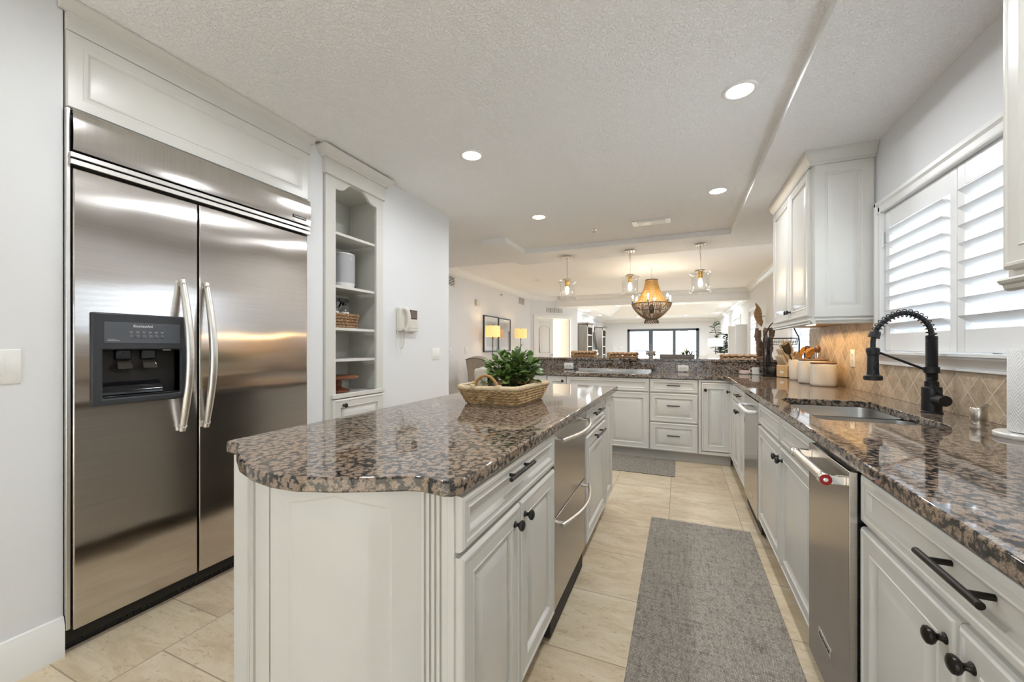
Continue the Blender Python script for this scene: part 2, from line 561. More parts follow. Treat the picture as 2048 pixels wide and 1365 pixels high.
BLKPL = M('black_plastic', (0.012, 0.012, 0.014), 0.22, var=0.1)
CHARC = M('charcoal_plastic', (0.035, 0.037, 0.042), 0.42, var=0.08)
GREYPL = M('grey_panel_plastic', (0.085, 0.092, 0.105), 0.4, var=0.05)
WHITEPL = M('white_plastic', (0.80, 0.79, 0.76), 0.35, var=0.02)
IVORY = M('ivory_plastic', (0.66, 0.63, 0.56), 0.4, var=0.02)
SHUT = M('shutter_white', (0.80, 0.80, 0.80), 0.35, bmp=0.01, bscale=90)
WHITETXT = M('white_lettering', (0.8, 0.8, 0.8), 0.4, var=0.02)
GLASS = mk_glass('clear_glass')
WINGLASS = mk_glass('window_glass', (0.97, 0.99, 1.0), 0.1)
LENS = mk_emit('lamp_lens', (1.0, 0.95, 0.86), 9.0)
BULB = mk_emit('lit_bulb', (1.0, 0.80, 0.50), 22.0)
STONEW = M('cream_stoneware', (0.66, 0.61, 0.53), 0.35, var=0.05, vscale=12)
WOODDK = mk_wood('dark_walnut', (0.07, 0.03, 0.015), (0.16, 0.07, 0.035))
WOODRD = mk_wood('reddish_wood', (0.13, 0.045, 0.02), (0.27, 0.10, 0.045), (10, 10, 40), 0.35)
WOODLT = mk_wood('light_beech', (0.56, 0.36, 0.17), (0.70, 0.48, 0.25), (40, 40, 8), 0.45, 0.03)
DRIFT = mk_wood('driftwood', (0.11, 0.06, 0.035), (0.27, 0.17, 0.11), (25, 25, 5), 0.7, 0.5)
GREYWD = mk_wood('grey_washed_wood', (0.13, 0.115, 0.095), (0.23, 0.205, 0.175), (30, 30, 3), 0.5, 0.1)
BASKETM = mk_wicker('seagrass', (0.18, 0.10, 0.04), (0.50, 0.33, 0.15), (0.68, 0.52, 0.31), 40, 40)
RIMM = mk_wicker('pale_seagrass', (0.34, 0.22, 0.10), (0.62, 0.47, 0.28), (0.76, 0.65, 0.47), 30, 120)
RATTAN = mk_wicker('brown_rattan', (0.12, 0.06, 0.025), (0.36, 0.21, 0.10), (0.52, 0.35, 0.19), 60, 60)
LEAF = M('leaf_green', (0.11, 0.185, 0.04), 0.42, var=0.55, vscale=26, bmp=0.1, bscale=90)
LEAFDK = M('dark_leaf_green', (0.02, 0.065, 0.022), 0.4, var=0.5, vscale=20)
LINEN = M('cream_linen', (0.66, 0.61, 0.52), 0.85, var=0.08, vscale=90, bmp=0.3, bscale=400)
TWEED = M('beige_upholstery', (0.38, 0.31, 0.25), 0.9, var=0.28, vscale=220, bmp=0.4, bscale=350)

# ------------------------------------------------------------------ shell
CEIL_Z, SOF_Z, DIN_Z, LIV_Z = 2.59, 2.53, 2.66, 2.48
XL, XR = -2.24, 1.165           # kitchen side walls
XDL, XDR = -3.84, 1.57          # dining / living side walls
YB = -3.2                       # wall behind the camera
YK = 5.955                      # end of the kitchen ceiling
YH = 11.15                      # header between dining and living
YF = 19.5                       # far wall with the sliding door

struct('floor', MB().box(-8, 1.9, YB - 0.2, YF + 0.1, -0.1, 0), FLOOR)
struct('ceiling', MB().box(-4.0, 1.8, YB - 0.2, YK, CEIL_Z, CEIL_Z + 0.2), CEIL)
# dropped soffit: right strip, pendant beam and short left leg
u = [(0.55, YB), (1.8, YB), (1.8, YK), (-2.35, YK), (-2.35, 4.56), (-2.01, 4.56), (-2.01, 5.25), (0.55, 5.25)]
struct('ceiling_soffit', MB().prism(u, SOF_Z, CEIL_Z + 0.01), CEIL, smooth=20)
struct('ceiling_dining', MB().box(-4.0, 1.8, YK, YH + 0.02, DIN_Z, DIN_Z + 0.15), CEILS)
# left wall of the kitchen, with recesses for the refrigerator and the tall cabinet
w = MB()
w.box(-2.95, XL, YB, 0.757, 0, CEIL_Z); w.box(-2.95, XL, 1.872, 1.995, 0, CEIL_Z); w.box(-2.95, XL, 2.585, 3.60, 0, CEIL_Z)
w.box(-3.0, -2.93, 0.757, 1.872, 0, CEIL_Z); w.box(-3.0, -2.60, 1.995, 2.585, 0, CEIL_Z)
struct('wall_left', w, WALLP)
struct('wall_dining_near', MB().box(-4.0, -2.95, 3.45, 3.60, 0, DIN_Z), WALLP)
struct('wall_dining_left', MB().box(-4.0, XDL, 3.60, 10.42, 0, DIN_Z + 0.02), WALLP)
# right wall of the kitchen with the sink window opening
WY0, WY1, WZ0, WZ1 = 1.775, 3.155, 1.18, 2.05
w = MB()
w.box(XR, XR + 0.22, YB, WY0, 0, CEIL_Z); w.box(XR, XR + 0.22, WY1, 4.66, 0, CEIL_Z)
w.box(XR, XR + 0.22, WY0, WY1, 0, WZ0); w.box(XR, XR + 0.22, WY0, WY1, WZ1, CEIL_Z)
struct('wall_right', w, WALLP)
# right wall beyond, with three shuttered window openings
RW = [(6.20, 7.25, 0.95, 2.05), (10.15, 11.1, 0.25, 2.05), (12.7, 14.3, 0.25, 2.05)]
w = MB(); y = 4.66
for a, b_, z0, z1 in RW:
    w.box(XDR, XDR + 0.2, y, a, 0, DIN_Z); w.box(XDR, XDR + 0.2, a, b_, 0, z0); w.box(XDR, XDR + 0.2, a, b_, z1, DIN_Z); y = b_
w.box(XDR, XDR + 0.2, y, YF, 0, DIN_Z)
w.box(XR + 0.2, XDR + 0.2, 4.56, 4.66, 0, DIN_Z)
struct('wall_right_dining', w, WALLP)
# wall behind the camera; the wide glass door is added to light the ceiling
w = MB()
w.box(-2.95, -2.0, YB - 0.15, YB, 0, CEIL_Z); w.box(0.95, 1.4, YB - 0.15, YB, 0, CEIL_Z)
w.box(-2.0, 0.95, YB - 0.15, YB, 2.3, CEIL_Z)
struct('wall_near', w, WALLP)
wb = struct('door_added', MB().box(-2.0, 0.95, YB - 0.12, YB - 0.02, 0.0, 0.06).box(-2.0, 0.95, YB - 0.12, YB - 0.02, 2.24, 2.3)
       .box(-2.0, -1.94, YB - 0.12, YB - 0.02, 0.06, 2.24).box(0.89, 0.95, YB - 0.12, YB - 0.02, 0.06, 2.24).box(-0.555, -0.495, YB - 0.12, YB - 0.02, 0.06, 2.24), TRIM)
obj('pane', MB().box(-1.94, 0.89, YB - 0.08, YB - 0.074, 0.06, 2.24), WINGLASS, wb)
# unseen terrace and wall, added to block low sky light at that door
struct('floor_terrace_added', MB().box(-9, 8, -8.2, YB - 0.15, -0.14, -0.04), M('added_terrace_paving', (0.50, 0.48, 0.45), 0.8, var=0.1, vscale=6))
struct('wall_terrace_added', MB().box(-9, 8, -8.2, -8.0, -0.1, 3.2), M('added_terrace_wall', (0.42, 0.42, 0.41), 0.8, var=0.05, vscale=3))
# diagonal wall with the pair of bedroom doors (direction of the wall in plan)
DA = Vector((XDL, 10.42, 0)); DDIR = Vector((0.588, 0.809, 0)).normalized(); DN = Vector((DDIR.y, -DDIR.x, 0))
def dg(s, out, z):      # s along the diagonal wall, out = towards the kitchen
    p = DA + DDIR * s + DN * out
    return (p.x, p.y, z)
def dbox(mb, s0, s1, o0, o1, z0, z1):
    v = [dg(s, o, z) for z in (z0, z1) for o in (o0, o1) for s in (s0, s1)]
    return mb.add(v, [(0, 2, 3, 1), (4, 5, 7, 6), (0, 1, 5, 4), (2, 6, 7, 3), (0, 4, 6, 2), (1, 3, 7, 5)])
DS = 1.72               # length of the diagonal wall
DO = (0.20, 1.45)       # door opening along the wall
w = MB()
dbox(w, -0.1, DO[0], -0.12, 0, 0, DIN_Z); dbox(w, DO[1], DS, -0.12, 0, 0, DIN_Z); dbox(w, DO[0], DO[1], -0.12, 0, 2.04, DIN_Z)
struct('wall_diagonal', w, WALLP)
# header and living room
struct('trim_1', MB().box(-3.3, XDR + 0.02, YH, YH + 0.22, 2.36, DIN_Z + 0.02), CEILS)
XLL = -3.35
struct('wall_living_left', MB().box(XLL - 0.15, XLL, 12.05, YF, 0, DIN_Z), WALLP)
# living room ceiling with sloped tray
tx0, tx1, ty0, ty1, tz = -2.72, 1.12, 12.95, 17.35, 3.0
w = MB()
w.box(-6, tx0, YH + 0.2, YF, LIV_Z, LIV_Z + 0.08); w.box(tx1, XDR + 0.1, YH + 0.2, YF, LIV_Z, LIV_Z + 0.08)
w.box(tx0, tx1, YH + 0.2, ty0, LIV_Z, LIV_Z + 0.08); w.box(tx0, tx1, ty1, YF, LIV_Z, LIV_Z + 0.08)
q = 0.75
lo = [(tx0, ty0), (tx1, ty0), (tx1, ty1), (tx0, ty1)]; hi = [(tx0 + q, ty0 + q), (tx1 - q, ty0 + q), (tx1 - q, ty1 - q), (tx0 + q, ty1 - q)]
for i in range(4):
    j = (i + 1) % 4
    w.add([(*lo[i], LIV_Z), (*lo[j], LIV_Z), (*hi[j], tz), (*hi[i], tz), (*lo[i], LIV_Z + 0.08), (*lo[j], LIV_Z + 0.08), (*hi[j], tz + 0.08), (*hi[i], tz + 0.08)],
          [(0, 1, 2, 3), (7, 6, 5, 4), (0, 3, 7, 4), (1, 5, 6, 2)])
w.box(tx0 + q, tx1 - q, ty0 + q, ty1 - q, tz, tz + 0.08)
struct('ceiling_living', w, CEILS, smooth=10)
# far wall with the sliding door opening
FX0, FX1, FZ = -1.86, 1.30, 2.03
def fxu(uu):            # x on the far wall for a picture column
    a = (uu - 1024) / FPX; S_, C_ = 335 / math.hypot(335, 795), 795 / math.hypot(335, 795)
    return YF * (-S_ + a * C_) / (C_ + a * S_)
FX0, FX1 = fxu(1255), fxu(1398)
w = MB()
w.box(-6, FX0, YF, YF + 0.2, 0, DIN_Z); w.box(FX1, XDR + 0.2, YF, YF + 0.2, 0, DIN_Z); w.box(FX0, FX1, YF, YF + 0.2, FZ, DIN_Z)
struct('wall_far', w, WALLP)

# ------------------------------------------------------------------ trim
def crown_prof(h, d):   # (out, down) profile
    return [(0, 0), (d, 0), (d, -h * 0.12), (d * 0.86, -h * 0.18), (d * 0.80, -h * 0.34), (d * 0.55, -h * 0.58), (d * 0.30, -h * 0.74), (d * 0.26, -h * 0.86), (d * 0.14, -h * 0.90), (d * 0.14, -h), (0, -h)]
def sweep_y(prof, x, z, y0, y1, sgn):      # moulding running along y on a wall at x; sgn = direction out of the wall
    return MB().prism([(p[0] * sgn, p[1]) for p in prof], y0, y1, lambda p, a: (x + p[0], a, z + p[1]))
def sweep_x(prof, y, z, x0, x1, sgn):
    return MB().prism([(p[0] * sgn, p[1]) for p in prof], x0, x1, lambda p, a: (a, y + p[0], z + p[1]))
cp = crown_prof(0.13, 0.10)
struct('trim_2', sweep_y(cp, XDL, DIN_Z, YK + 0.01, 10.45, 1), TRIM, smooth=25)
struct('trim_3', sweep_y(cp, XDR, DIN_Z, YK + 0.01, YH, -1), TRIM, smooth=25)
struct('trim_4', sweep_x(cp, YH, DIN_Z, -3.2, XDR, -1), TRIM, smooth=25)
m_ = MB().prism([(p[0], p[1]) for p in cp], -0.05, DS, lambda p, a: dg(a, p[0], DIN_Z + p[1]))
struct('trim_5', m_, TRIM, smooth=25)
struct('trim_6', sweep_y(cp, XLL, LIV_Z, 12.1, YF, 1), TRIM, smooth=25)
struct('trim_7', sweep_y(cp, XDR, LIV_Z, YH + 0.22, YF, -1), TRIM, smooth=25)
struct('trim_8', sweep_x(cp, YF, LIV_Z, XLL, XDR, -1), TRIM, smooth=25)
# baseboards
bp_ = [(0, 0), (0.016, 0), (0.016, 0.125), (0.011, 0.14), (0.008, 0.155), (0, 0.158)]
struct('baseboard_left', MB().prism(bp_, YB, 0.757, lambda p, a: (XL + p[0], a, p[1])), TRIM, smooth=25)
struct('baseboard_left_wall', MB().prism(bp_, 2.585, 3.6, lambda p, a: (XL + p[0], a, p[1])), TRIM, smooth=25)
struct('baseboard_dining', MB().prism(bp_, 3.6, 10.4, lambda p, a: (XDL + p[0], a, p[1])), TRIM, smooth=25)
struct('baseboard_far', MB().prism([(-p[0], p[1]) for p in bp_], XLL, FX0 - 0.1, lambda p, a: (a, YF + p[0], p[1])), TRIM, smooth=25)
# ------------------------------------------------------------------ cabinet builders
def face_px(x): return lambda a, b, c: (x + c, a, b)      # front looks towards +x, a = y
def face_nx(x): return lambda a, b, c: (x - c, a, b)      # front looks towards -x, a = y
def face_ny(y): return lambda a, b, c: (a, y - c, b)      # front looks towards -y, a = x
DOORP = [(0, 0), (0, .012), (.003, .018), (.008, .0215), (.015, .0215), (.018, .0185), (.055, .0185), (.058, .0205), (.063, .018), (.067, .006), (.073, .0055), (.104, .0180), (.107, .0185)]
DRAWP = [(0, 0), (0, .011), (.003, .018), (.010, .0215), (.019, .0215), (.022, .0185), (.033, .0185), (.036, .0205), (.041, .018), (.045, .0085), (.048, .008)]
BIGDRAWP = [(0, 0), (0, .011), (.003, .018), (.010, .0215), (.017, .0215), (.020, .0185), (.048, .0185), (.051, .0205), (.056, .018), (.060, .006), (.065, .0055), (.090, .0175), (.093, .018)]
KNOBP = [(.0105, 0), (.0105, .002), (.0075, .005), (.006, .009), (.006, .013), (.010, .016), (.0145, .020), (.0165, .0245), (.0155, .029), (.010, .0325), (.001, .034)]
def axis_of(fn):
    d = Vector(fn(0, 0, 1)) - Vector(fn(0, 0, 0))
    return {(1, 0): 'x', (-1, 0): '-x', (0, -1): '-y', (0, 1): 'y'}[(round(d.x), round(d.y))]
def knob(parent, fn, a, b, mat, c=0.018):
    return obj('knob', MB().lathe(KNOBP, fn(a, b, c), 20, axis_of(fn)), mat, parent)
def pull(parent, fn, a0, a1, b, mat, c=0.0105, r=0.0062, off=0.032, vertical=False):
    mb = MB()
    g = (lambda a, bb, cc: fn(bb, a, cc)) if vertical else fn
    mb.cyl(g(a0, b, c + off), g(a1, b, c + off), r, 16)
    L = a1 - a0
    for t in (0.2, 0.8):
        mb.cyl(g(a0 + L * t, b, c - 0.002), g(a0 + L * t, b, c + off), r * 0.86, 14)
    return obj('handle', mb, mat, parent)
def door(parent, fn, a0, a1, b0, b1, mat=None, prof=DOORP, name='door'):
    return obj(name, MB().rings(a0, a1, b0, b1, prof, fn), mat or CAB, parent, smooth=22)
def drawer(parent, fn, a0, a1, b0, b1, prof=DRAWP):
    return obj('drawer', MB().rings(a0, a1, b0, b1, prof, fn), CAB, parent, smooth=22)

# ------------------------------------------------------------------ right run of base cabinets
FX = 0.482
RF = face_nx(FX)
def base_r(label, y0, y1, group=None, top=0.876):
    t = thing('base_cabinet', label, 'cabinet', (0.8, (y0 + y1) / 2, 0), group)
    obj('cabinet_body', MB().box(FX, 1.16, y0 + .001, y1 - .001, 0.105, top).box(FX, FX + .02, y0 + .001, y1 - .001, top, 0.876), CAB, t)
    obj('toe_kick', MB().box(FX + .07, FX + .085, y0, y1, 0, 0.105), TOEK, t)
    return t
t = base_r('narrow corner cabinet door beside the peninsula cabinets', 4.24, 4.535)
d = door(t, RF, 4.255, 4.525, 0.13, 0.845); knob(d, RF, 4.49, 0.765, BLACK)
t = base_r('white base cabinet with one drawer over two doors, beyond the plain steel panel appliance', 3.53, 4.24)
d = drawer(t, RF, 3.54, 4.235, 0.735, 0.868); pull(d, RF, 3.78, 3.97, 0.80, BLACK)
d = door(t, RF, 3.888, 4.235, 0.12, 0.722); knob(d, RF, 3.93, 0.66, BLACK)
d = door(t, RF, 3.54, 3.883, 0.12, 0.722); knob(d, RF, 3.85, 0.66, BLACK)
# trash compactor
t = thing('trash_compactor', 'flat steel panel appliance with a white loop handle, between two white base cabinets', 'trash compactor', (0.8, 3.23, 0))
obj('cabinet_body', MB().box(FX, 1.14, 2.945, 3.525, 0.02, 0.872), GAP, t)
dd = obj('door', MB().box(0.460, FX, 2.955, 3.515, 0.105, 0.862), STEEL, t, bevel=0.003)
lp = [(0.462, 3.38, 0.79), (0.425, 3.38, 0.79), (0.408, 3.34, 0.79), (0.405, 3.24, 0.79), (0.405, 3.14, 0.79), (0.408, 3.04, 0.79), (0.425, 3.0, 0.79), (0.462, 3.0, 0.79)]
obj('handle', MB().tube(catmull(lp, 5), 0.012, 12), WHITEPL, dd)
obj('badge', MB().box(0.4585, 0.461, 3.15, 3.25, 0.175, 0.195), CHROME, dd, bevel=0.001)
obj('vent_slot', MB().box(0.4590, 0.461, 3.485, 3.50, 0.64, 0.68), BLKPL, dd)
# sink base
t = base_r('white sink base cabinet with two false drawer fronts over two doors', 1.785, 2.945, top=0.64)
drawer(t, RF, 2.35, 2.938, 0.735, 0.868)
drawer(t, RF, 1.792, 2.343, 0.735, 0.868)
d = door(t, RF, 2.35, 2.938, 0.12, 0.722); knob(d, RF, 2.39, 0.66, BLACK)
d = door(t, RF, 1.792, 2.343, 0.12, 0.722); knob(d, RF, 2.305, 0.66, BLACK)
# dishwasher
t = thing('dishwasher', 'tall steel dishwasher with a round bar handle carrying a red medallion', 'dishwasher', (0.8, 1.59, 0))
obj('tub', MB().box(0.475, 1.12, 1.40, 1.782, 0.03, 0.872), BLKPL, t)
dd = obj('door', MB().box(0.441, 0.461, 1.403, 1.781, 0.11, 0.866), DWSTEEL, t, bevel=0.0015)
obj('gasket', MB().box(0.461, 0.478, 1.405, 1.779, 0.11, 0.870), BLKPL, dd)
obj('kick_plate', MB().box(0.53, 0.54, 1.40, 1.782, 0.0, 0.11), BLKPL, t)
hy0, hy1, hx, hz = 1.43, 1.755, 0.392, 0.832
h = obj('handle', MB().cyl((hx, hy0, hz), (hx, hy1, hz), 0.0135, 24), SATIN, dd)
for y_ in (hy0, hy1):
    fe = MB()
    s_ = 1 if y_ == hy0 else -1
    fe.lathe([(0.0155, -0.010), (0.017, -0.006), (0.017, 0.016), (0.0155, 0.02)], (hx, y_, hz), 24, 'y' if s_ > 0 else '-y')
    fe.box(hx, 0.442, y_ - 0.008 + s_ * 0.002, y_ + 0.008 + s_ * 0.002, hz - 0.013, hz + 0.013)
    obj('bracket', fe, CHROME, h, bevel=0.002)
obj('red_medallion', MB().lathe([(0.0155, 0), (0.0155, 0.0016), (0.006, 0.0020)], (hx, hy0 - 0.0095, hz), 28, '-y'), M('red_enamel', (0.30, 0.008, 0.008), 0.25, var=0.1), h)
obj('medallion_center', MB().lathe([(0.006, 0), (0.006, 0.0026), (0.003, 0.0030), (0.003, 0.0022)], (hx, hy0 - 0.0095, hz), 20, '-y'), CHROME, h)
bg_ = obj('badge', MB().box(0.4385, 0.442, 1.545, 1.665, 0.232, 0.262), CHROME, dd, bevel=0.0015)
text_obj('badge_lettering', 'KitchenAid', 0.022, GAP, bg_, Matrix(((0, 0, -1, 0.4384), (-1, 0, 0, 1.605), (0, 1, 0, 0.2465), (0, 0, 0, 1))))
# near cabinet
t = base_r('white base cabinet with one drawer over two doors, nearest to the viewer beside the dishwasher', 0.555, 1.397)
d = drawer(t, RF, 0.562, 1.393, 0.735, 0.868); pull(d, RF, 0.865, 1.052, 0.81, BRONZE, r=0.0068, off=0.034)
d = door(t, RF, 0.978, 1.393, 0.12, 0.722); knob(d, RF, 1.012, 0.667, BRONZE)
d = door(t, RF, 0.562, 0.972, 0.12, 0.722); knob(d, RF, 0.935, 0.667, BRONZE)

# ------------------------------------------------------------------ peninsula base cabinets
FY = 4.566
PF = face_ny(FY)
def base_p(label, x0, x1):
    t = thing('base_cabinet', label, 'cabinet', ((x0 + x1) / 2, 4.85, 0))
    obj('cabinet_body', MB().box(x0 + .001, x1 - .001, FY, 5.16, 0.10, 0.876), CAB, t)
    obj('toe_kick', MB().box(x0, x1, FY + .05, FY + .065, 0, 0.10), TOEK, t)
    return t
t = base_p('white peninsula cabinet at the left end behind the potted plant', -1.86, -1.464)
d = door(t, PF, -1.855, -1.468, 0.11, 0.872)
t = base_p('narrow white peninsula cabinet door with a round black knob, left of the cooktop cabinet', -1.464, -1.227)
d = door(t, PF, -1.46, -1.231, 0.11, 0.872); knob(d, PF, -1.268, 0.815, BLACK)
t = base_p('white cooktop base cabinet with a wide false front over two doors', -1.227, -0.30)
drawer(t, PF, -1.222, -0.304, 0.728, 0.872)
door(t, PF, -1.222, -0.767, 0.106, 0.719); door(t, PF, -0.761, -0.304, 0.106, 0.719)
t = base_p('white cabinet of three drawers with black bar pulls under the peninsula counter', -0.30, 0.18)
for b0, b1, pz_, pr in ((.728, .872, .805, DRAWP), (.412, .719, .59, BIGDRAWP), (.104, .403, .272, BIGDRAWP)):
    d = drawer(t, PF, -0.296, 0.176, b0, b1, pr); pull(d, PF, -0.125, 0.005, pz_, BLACK, c=0.0105, r=0.0055, off=0.028)
t = base_p('white peninsula corner cabinet with a single tall door and round black knob', 0.18, 0.482)
obj('face_frame', MB().box(0.181, 0.205, FY - .018, FY, 0.106, 0.876).box(0.205, 0.48, FY - .018, FY, 0.853, 0.876).box(0.205, 0.48, FY - .018, FY, 0.106, 0.134), CAB, t, bevel=0.0015)
d = door(t, PF, 0.21, 0.475, 0.140, 0.846); knob(d, PF, 0.245, 0.772, BLACK)

# ------------------------------------------------------------------ granite counters
CT0, CT1 = 0.878, 0.914
SKX0, SKX1, SKY0, SKY1 = 0.545, 0.965, 2.035, 2.805
outline = [(0.449, 0.53), (1.158, 0.53), (1.158, 4.54), (1.158, 5.13), (-1.90, 5.13), (-1.90, 4.532), (0.40, 4.532), (0.449, 4.50)]
t = thing('countertop', 'polished brown granite worktop running along the right wall and the peninsula', 'countertop', (0.8, 3.0, CT0))
obj('slab', MB().prism(outline, CT0, CT1, holes=[rrect(SKX0, SKX1, SKY0, SKY1, 0.05, 5)]), GRAN, t, bevel=0.004, smooth=30)
t = thing('raised_bar', 'raised brown granite bar ledge with its dark granite splash behind the cooktop', 'bar counter', (-0.4, 5.3, CT0))
obj('bar_top', MB().prism([(-1.93, 5.118), (1.15, 5.118), (1.50, 5.118), (1.56, 5.30), (1.56, 5.66), (-1.93, 5.66)], 1.044, 1.074), GRAN, t, bevel=0.004)
obj('splash', MB().box(-1.90, 1.5, 5.135, 5.155, CT1 - 0.03, 1.044), GRAN, t)
obj('bar_wall', MB().box(-1.90, 1.5, 5.165, 5.28, 0, 1.044), WALLP, t)
# backsplash of tile on the right wall
t = thing('tile_backsplash', 'diamond laid travertine tile splash along the right wall above the sink counter', 'backsplash', (XR, 3.0, CT1))
obj('tile_field', MB().prism([(0.55, CT1 + .001), (4.66, CT1 + .001), (4.66, 1.385), (3.235, 1.385), (3.235, 1.118), (1.5, 1.118), (1.5, 1.385), (0.55, 1.385)], XR - 0.009, XR - 0.0005, lambda p, a: (a, p[0], p[1])), TILE, t)

# ------------------------------------------------------------------ sink
t = thing('kitchen_sink', 'undermount double bowl steel sink set into the granite by the window', 'sink', (0.755, 2.42, CT0))
def bowl(x0, x1, y0, y1, top, dep, r=0.05):
    mb = MB(); n = 5
    L = [(0, top), (0.001, top - 0.01), (0.006, top - dep + 0.03), (0.014, top - dep + 0.012), (0.035, top - dep), (0.09, top - dep - 0.004)]
    vs = []; fs = []
    for ins, z in L:
        vs += [(p[0], p[1], z) for p in rrect(x0 + ins, x1 - ins, y0 + ins, y1 - ins, max(0.01, r - ins * 0.3), n)]
    k = 4 * (n + 1)
    for i in range(len(L) - 1):
        for j in range(k):
            j2 = (j + 1) % k
            fs.append((i * k + j, i * k + j2, (i + 1) * k + j2, (i + 1) * k + j))
    fs.append(tuple((len(L) - 1) * k + j for j in range(k)))
    return mb.add(vs, fs)
obj('bowl', bowl(SKX0 - .004, SKX1 + .004, 2.415, SKY1 + .004, CT0, 0.21), SINK, t, smooth=50)
obj('bowl', bowl(SKX0 - .004, SKX1 + .004, SKY0 - .004, 2.385, CT0, 0.21), SINK, t, smooth=50)
obj('divider', MB().box(SKX0, SKX1, 2.385, 2.415, CT0 - 0.06, CT0 - 0.022), SINK, t, bevel=0.008)
for y_ in (2.61, 2.21):
    obj('drain', MB().lathe([(0.045, 0), (0.045, 0.004), (0.036, 0.005), (0.034, 0.001), (0.01, 0.0)], (0.755, y_, CT0 - 0.214), 24), STEEL, t)

# ------------------------------------------------------------------ island
IX = -0.487             # face-frame plane of the aisle side
IF = face_px(IX)
ib = -1.32
top = [(-0.436, 3.13), (-1.355, 3.17), (-1.355, 0.835), (-1.345, 0.822), (-1.273, 0.818)]
top += [(-1.262, 0.806), (-1.20, 0.762), (-1.10, 0.706), (-1.0, 0.671), (-0.908, 0.655), (-0.828, 0.660), (-0.74, 0.690), (-0.647, 0.735), (-0.59, 0.765), (-0.555, 0.775), (-0.52, 0.770), (-0.492, 0.768), (-0.473, 0.776), (-0.461, 0.795), (-0.459, 0.83)]
t = thing('island_countertop', 'polished brown granite island top with a bowed near end', 'countertop', (-0.9, 2.0, CT0))
obj('slab', MB().prism(top, CT0, CT1), GRAN, t, bevel=0.005, smooth=45)
# bowed end cabinet
t = thing('island_end_cabinet', 'cream bowed end of the island with fluted corner pilasters', 'cabinet', (-0.9, 0.85, 0))
chord0, chord1 = (-1.215, 0.815), (-0.572, 0.815)
mid = (chord0[0] + chord1[0]) / 2
sag = 0.117
half = (chord1[0] - chord0[0]) / 2
RR = (half * half + sag * sag) / (2 * sag)
cc = (mid, 0.815 - sag + RR)
amax = math.asin(half / RR)
def bow(s, out=0.0):   # s in -1..1 along the bow; out = outwards
    a = s * amax
    return (cc[0] + (RR + out) * math.sin(a), cc[1] - (RR + out) * math.cos(a))
s_split = -0.50
body = [bow(-1 + 2 * i / 28, -0.012) for i in range(29)]
poly = body + [(-0.50, 0.818), (-0.50, 0.834), (-1.30, 0.834), (-1.30, 0.818)]
obj('cabinet_body', MB().prism(poly, 0.0, 0.877), CAB, t, smooth=30)
obj('toe_moulding', MB().prism([bow(-1 + 2 * i / 28, 0.004) for i in range(29)] + [(-0.55, 0.832), (-1.25, 0.832)], 0.0, 0.10), CAB, t, smooth=30)
# curved raised panel
def curved_panel(s0, s1, z0, z1):
    ss = sorted(set([s0 + (s1 - s0) * i / 30 for i in range(31)]))
    L = (s1 - s0) * amax * RR
    prof = [(0.0, 0.0), (0.075, 0.0), (0.080, -0.0035), (0.086, -0.004), (0.125, 0.004), (0.13, 0.0045)]
    def hgt(d):
        for (a, h0), (b, h1) in zip(prof, prof[1:]):
            if d <= b: return h0 + (h1 - h0) * (d - a) / (b - a)
        return prof[-1][1]
    us = sorted(set([0, .02, .05, .07] + [p[0] for p in prof] + [L - p[0] for p in prof] + [L] + [0.13 + (L - 0.26) * i / 16 for i in range(17)]))
    rows = []
    vs_ = [0, .03, .06] + [p[0] for p in prof[1:]] + [0.2, 0.3, 0.45]
    for u_ in us:
        s_ = s0 + (s1 - s0) * u_ / L
        topd = 0.045 - 0.22 * max(0.0, min(u_, L - u_) - 0.08)      # arched head: the margin shrinks away from the edges
        row = []
        H = z1 - z0
        zs = sorted([min(max(z, 0), H) for z in [0, 0.04, 0.075, 0.08, 0.086, 0.125, 0.13, 0.2, 0.4, 0.6] + [H - topd - k for k in (0.0, 0.005, 0.011, 0.05, 0.055)] + [H - 0.001, H]])
        for z in zs:
            d = min(u_, L - u_, z, (H - topd - z) + 0.075)
            x, y = bow(s_, hgt(max(0, d)) if d > 0 else 0)
            row.append((x, y, z0 + z))
        rows.append(row)
    return MB().grid(rows)
obj('stile', MB().prism([bow(-0.492 + 0.25 * i / 8, 0.002) for i in range(9)] + [bow(-0.242, -0.014), bow(-0.492, -0.014)], 0.0, 0.877), CAB, t, smooth=30)
obj('curved_panel', curved_panel(-0.234, 0.985, 0.0, 0.877), CAB, t, smooth=22)
def fluted(pts_fn, n_flute, z0, z1):
    """pilaster strip following pts_fn(t, out); shallow flat reeds"""
    pl = []
    N = n_flute
    e = 0.10
    ts = [(0, 0.006), (e, 0.006)]
    wdt = (1 - 2 * e) / N
    for i in range(N):
        a = e + i * wdt
        ts += [(a + 0.04 * wdt, -0.001), (a + 0.42 * wdt, -0.001), (a + 0.48 * wdt, 0.006), (a + wdt, 0.006)]
    ts += [(1, 0.006)]
    front = [pts_fn(a, o) for a, o in ts]
    back = [pts_fn(1, -0.015), pts_fn(0, -0.015)]
    return MB().prism(front + back, z0, z1)
obj('fluted_pilaster', fluted(lambda a, o: bow(-1.0 + a * (s_split - 0.012 + 1.0), o), 4, 0.0, 0.877), CAB, t, smooth=20)
def rp(a, o): return (-0.580 + a * 0.072 + o * 0.1, 0.812 + a * 0.004 - o)
obj('fluted_pilaster', fluted(rp, 4, 0.0, 0.877), CAB, t, smooth=20)
obj('corner_post', MB().box(-0.505, -0.486, 0.803, 0.83, 0.0, 0.877), CAB, t, bevel=0.0015)
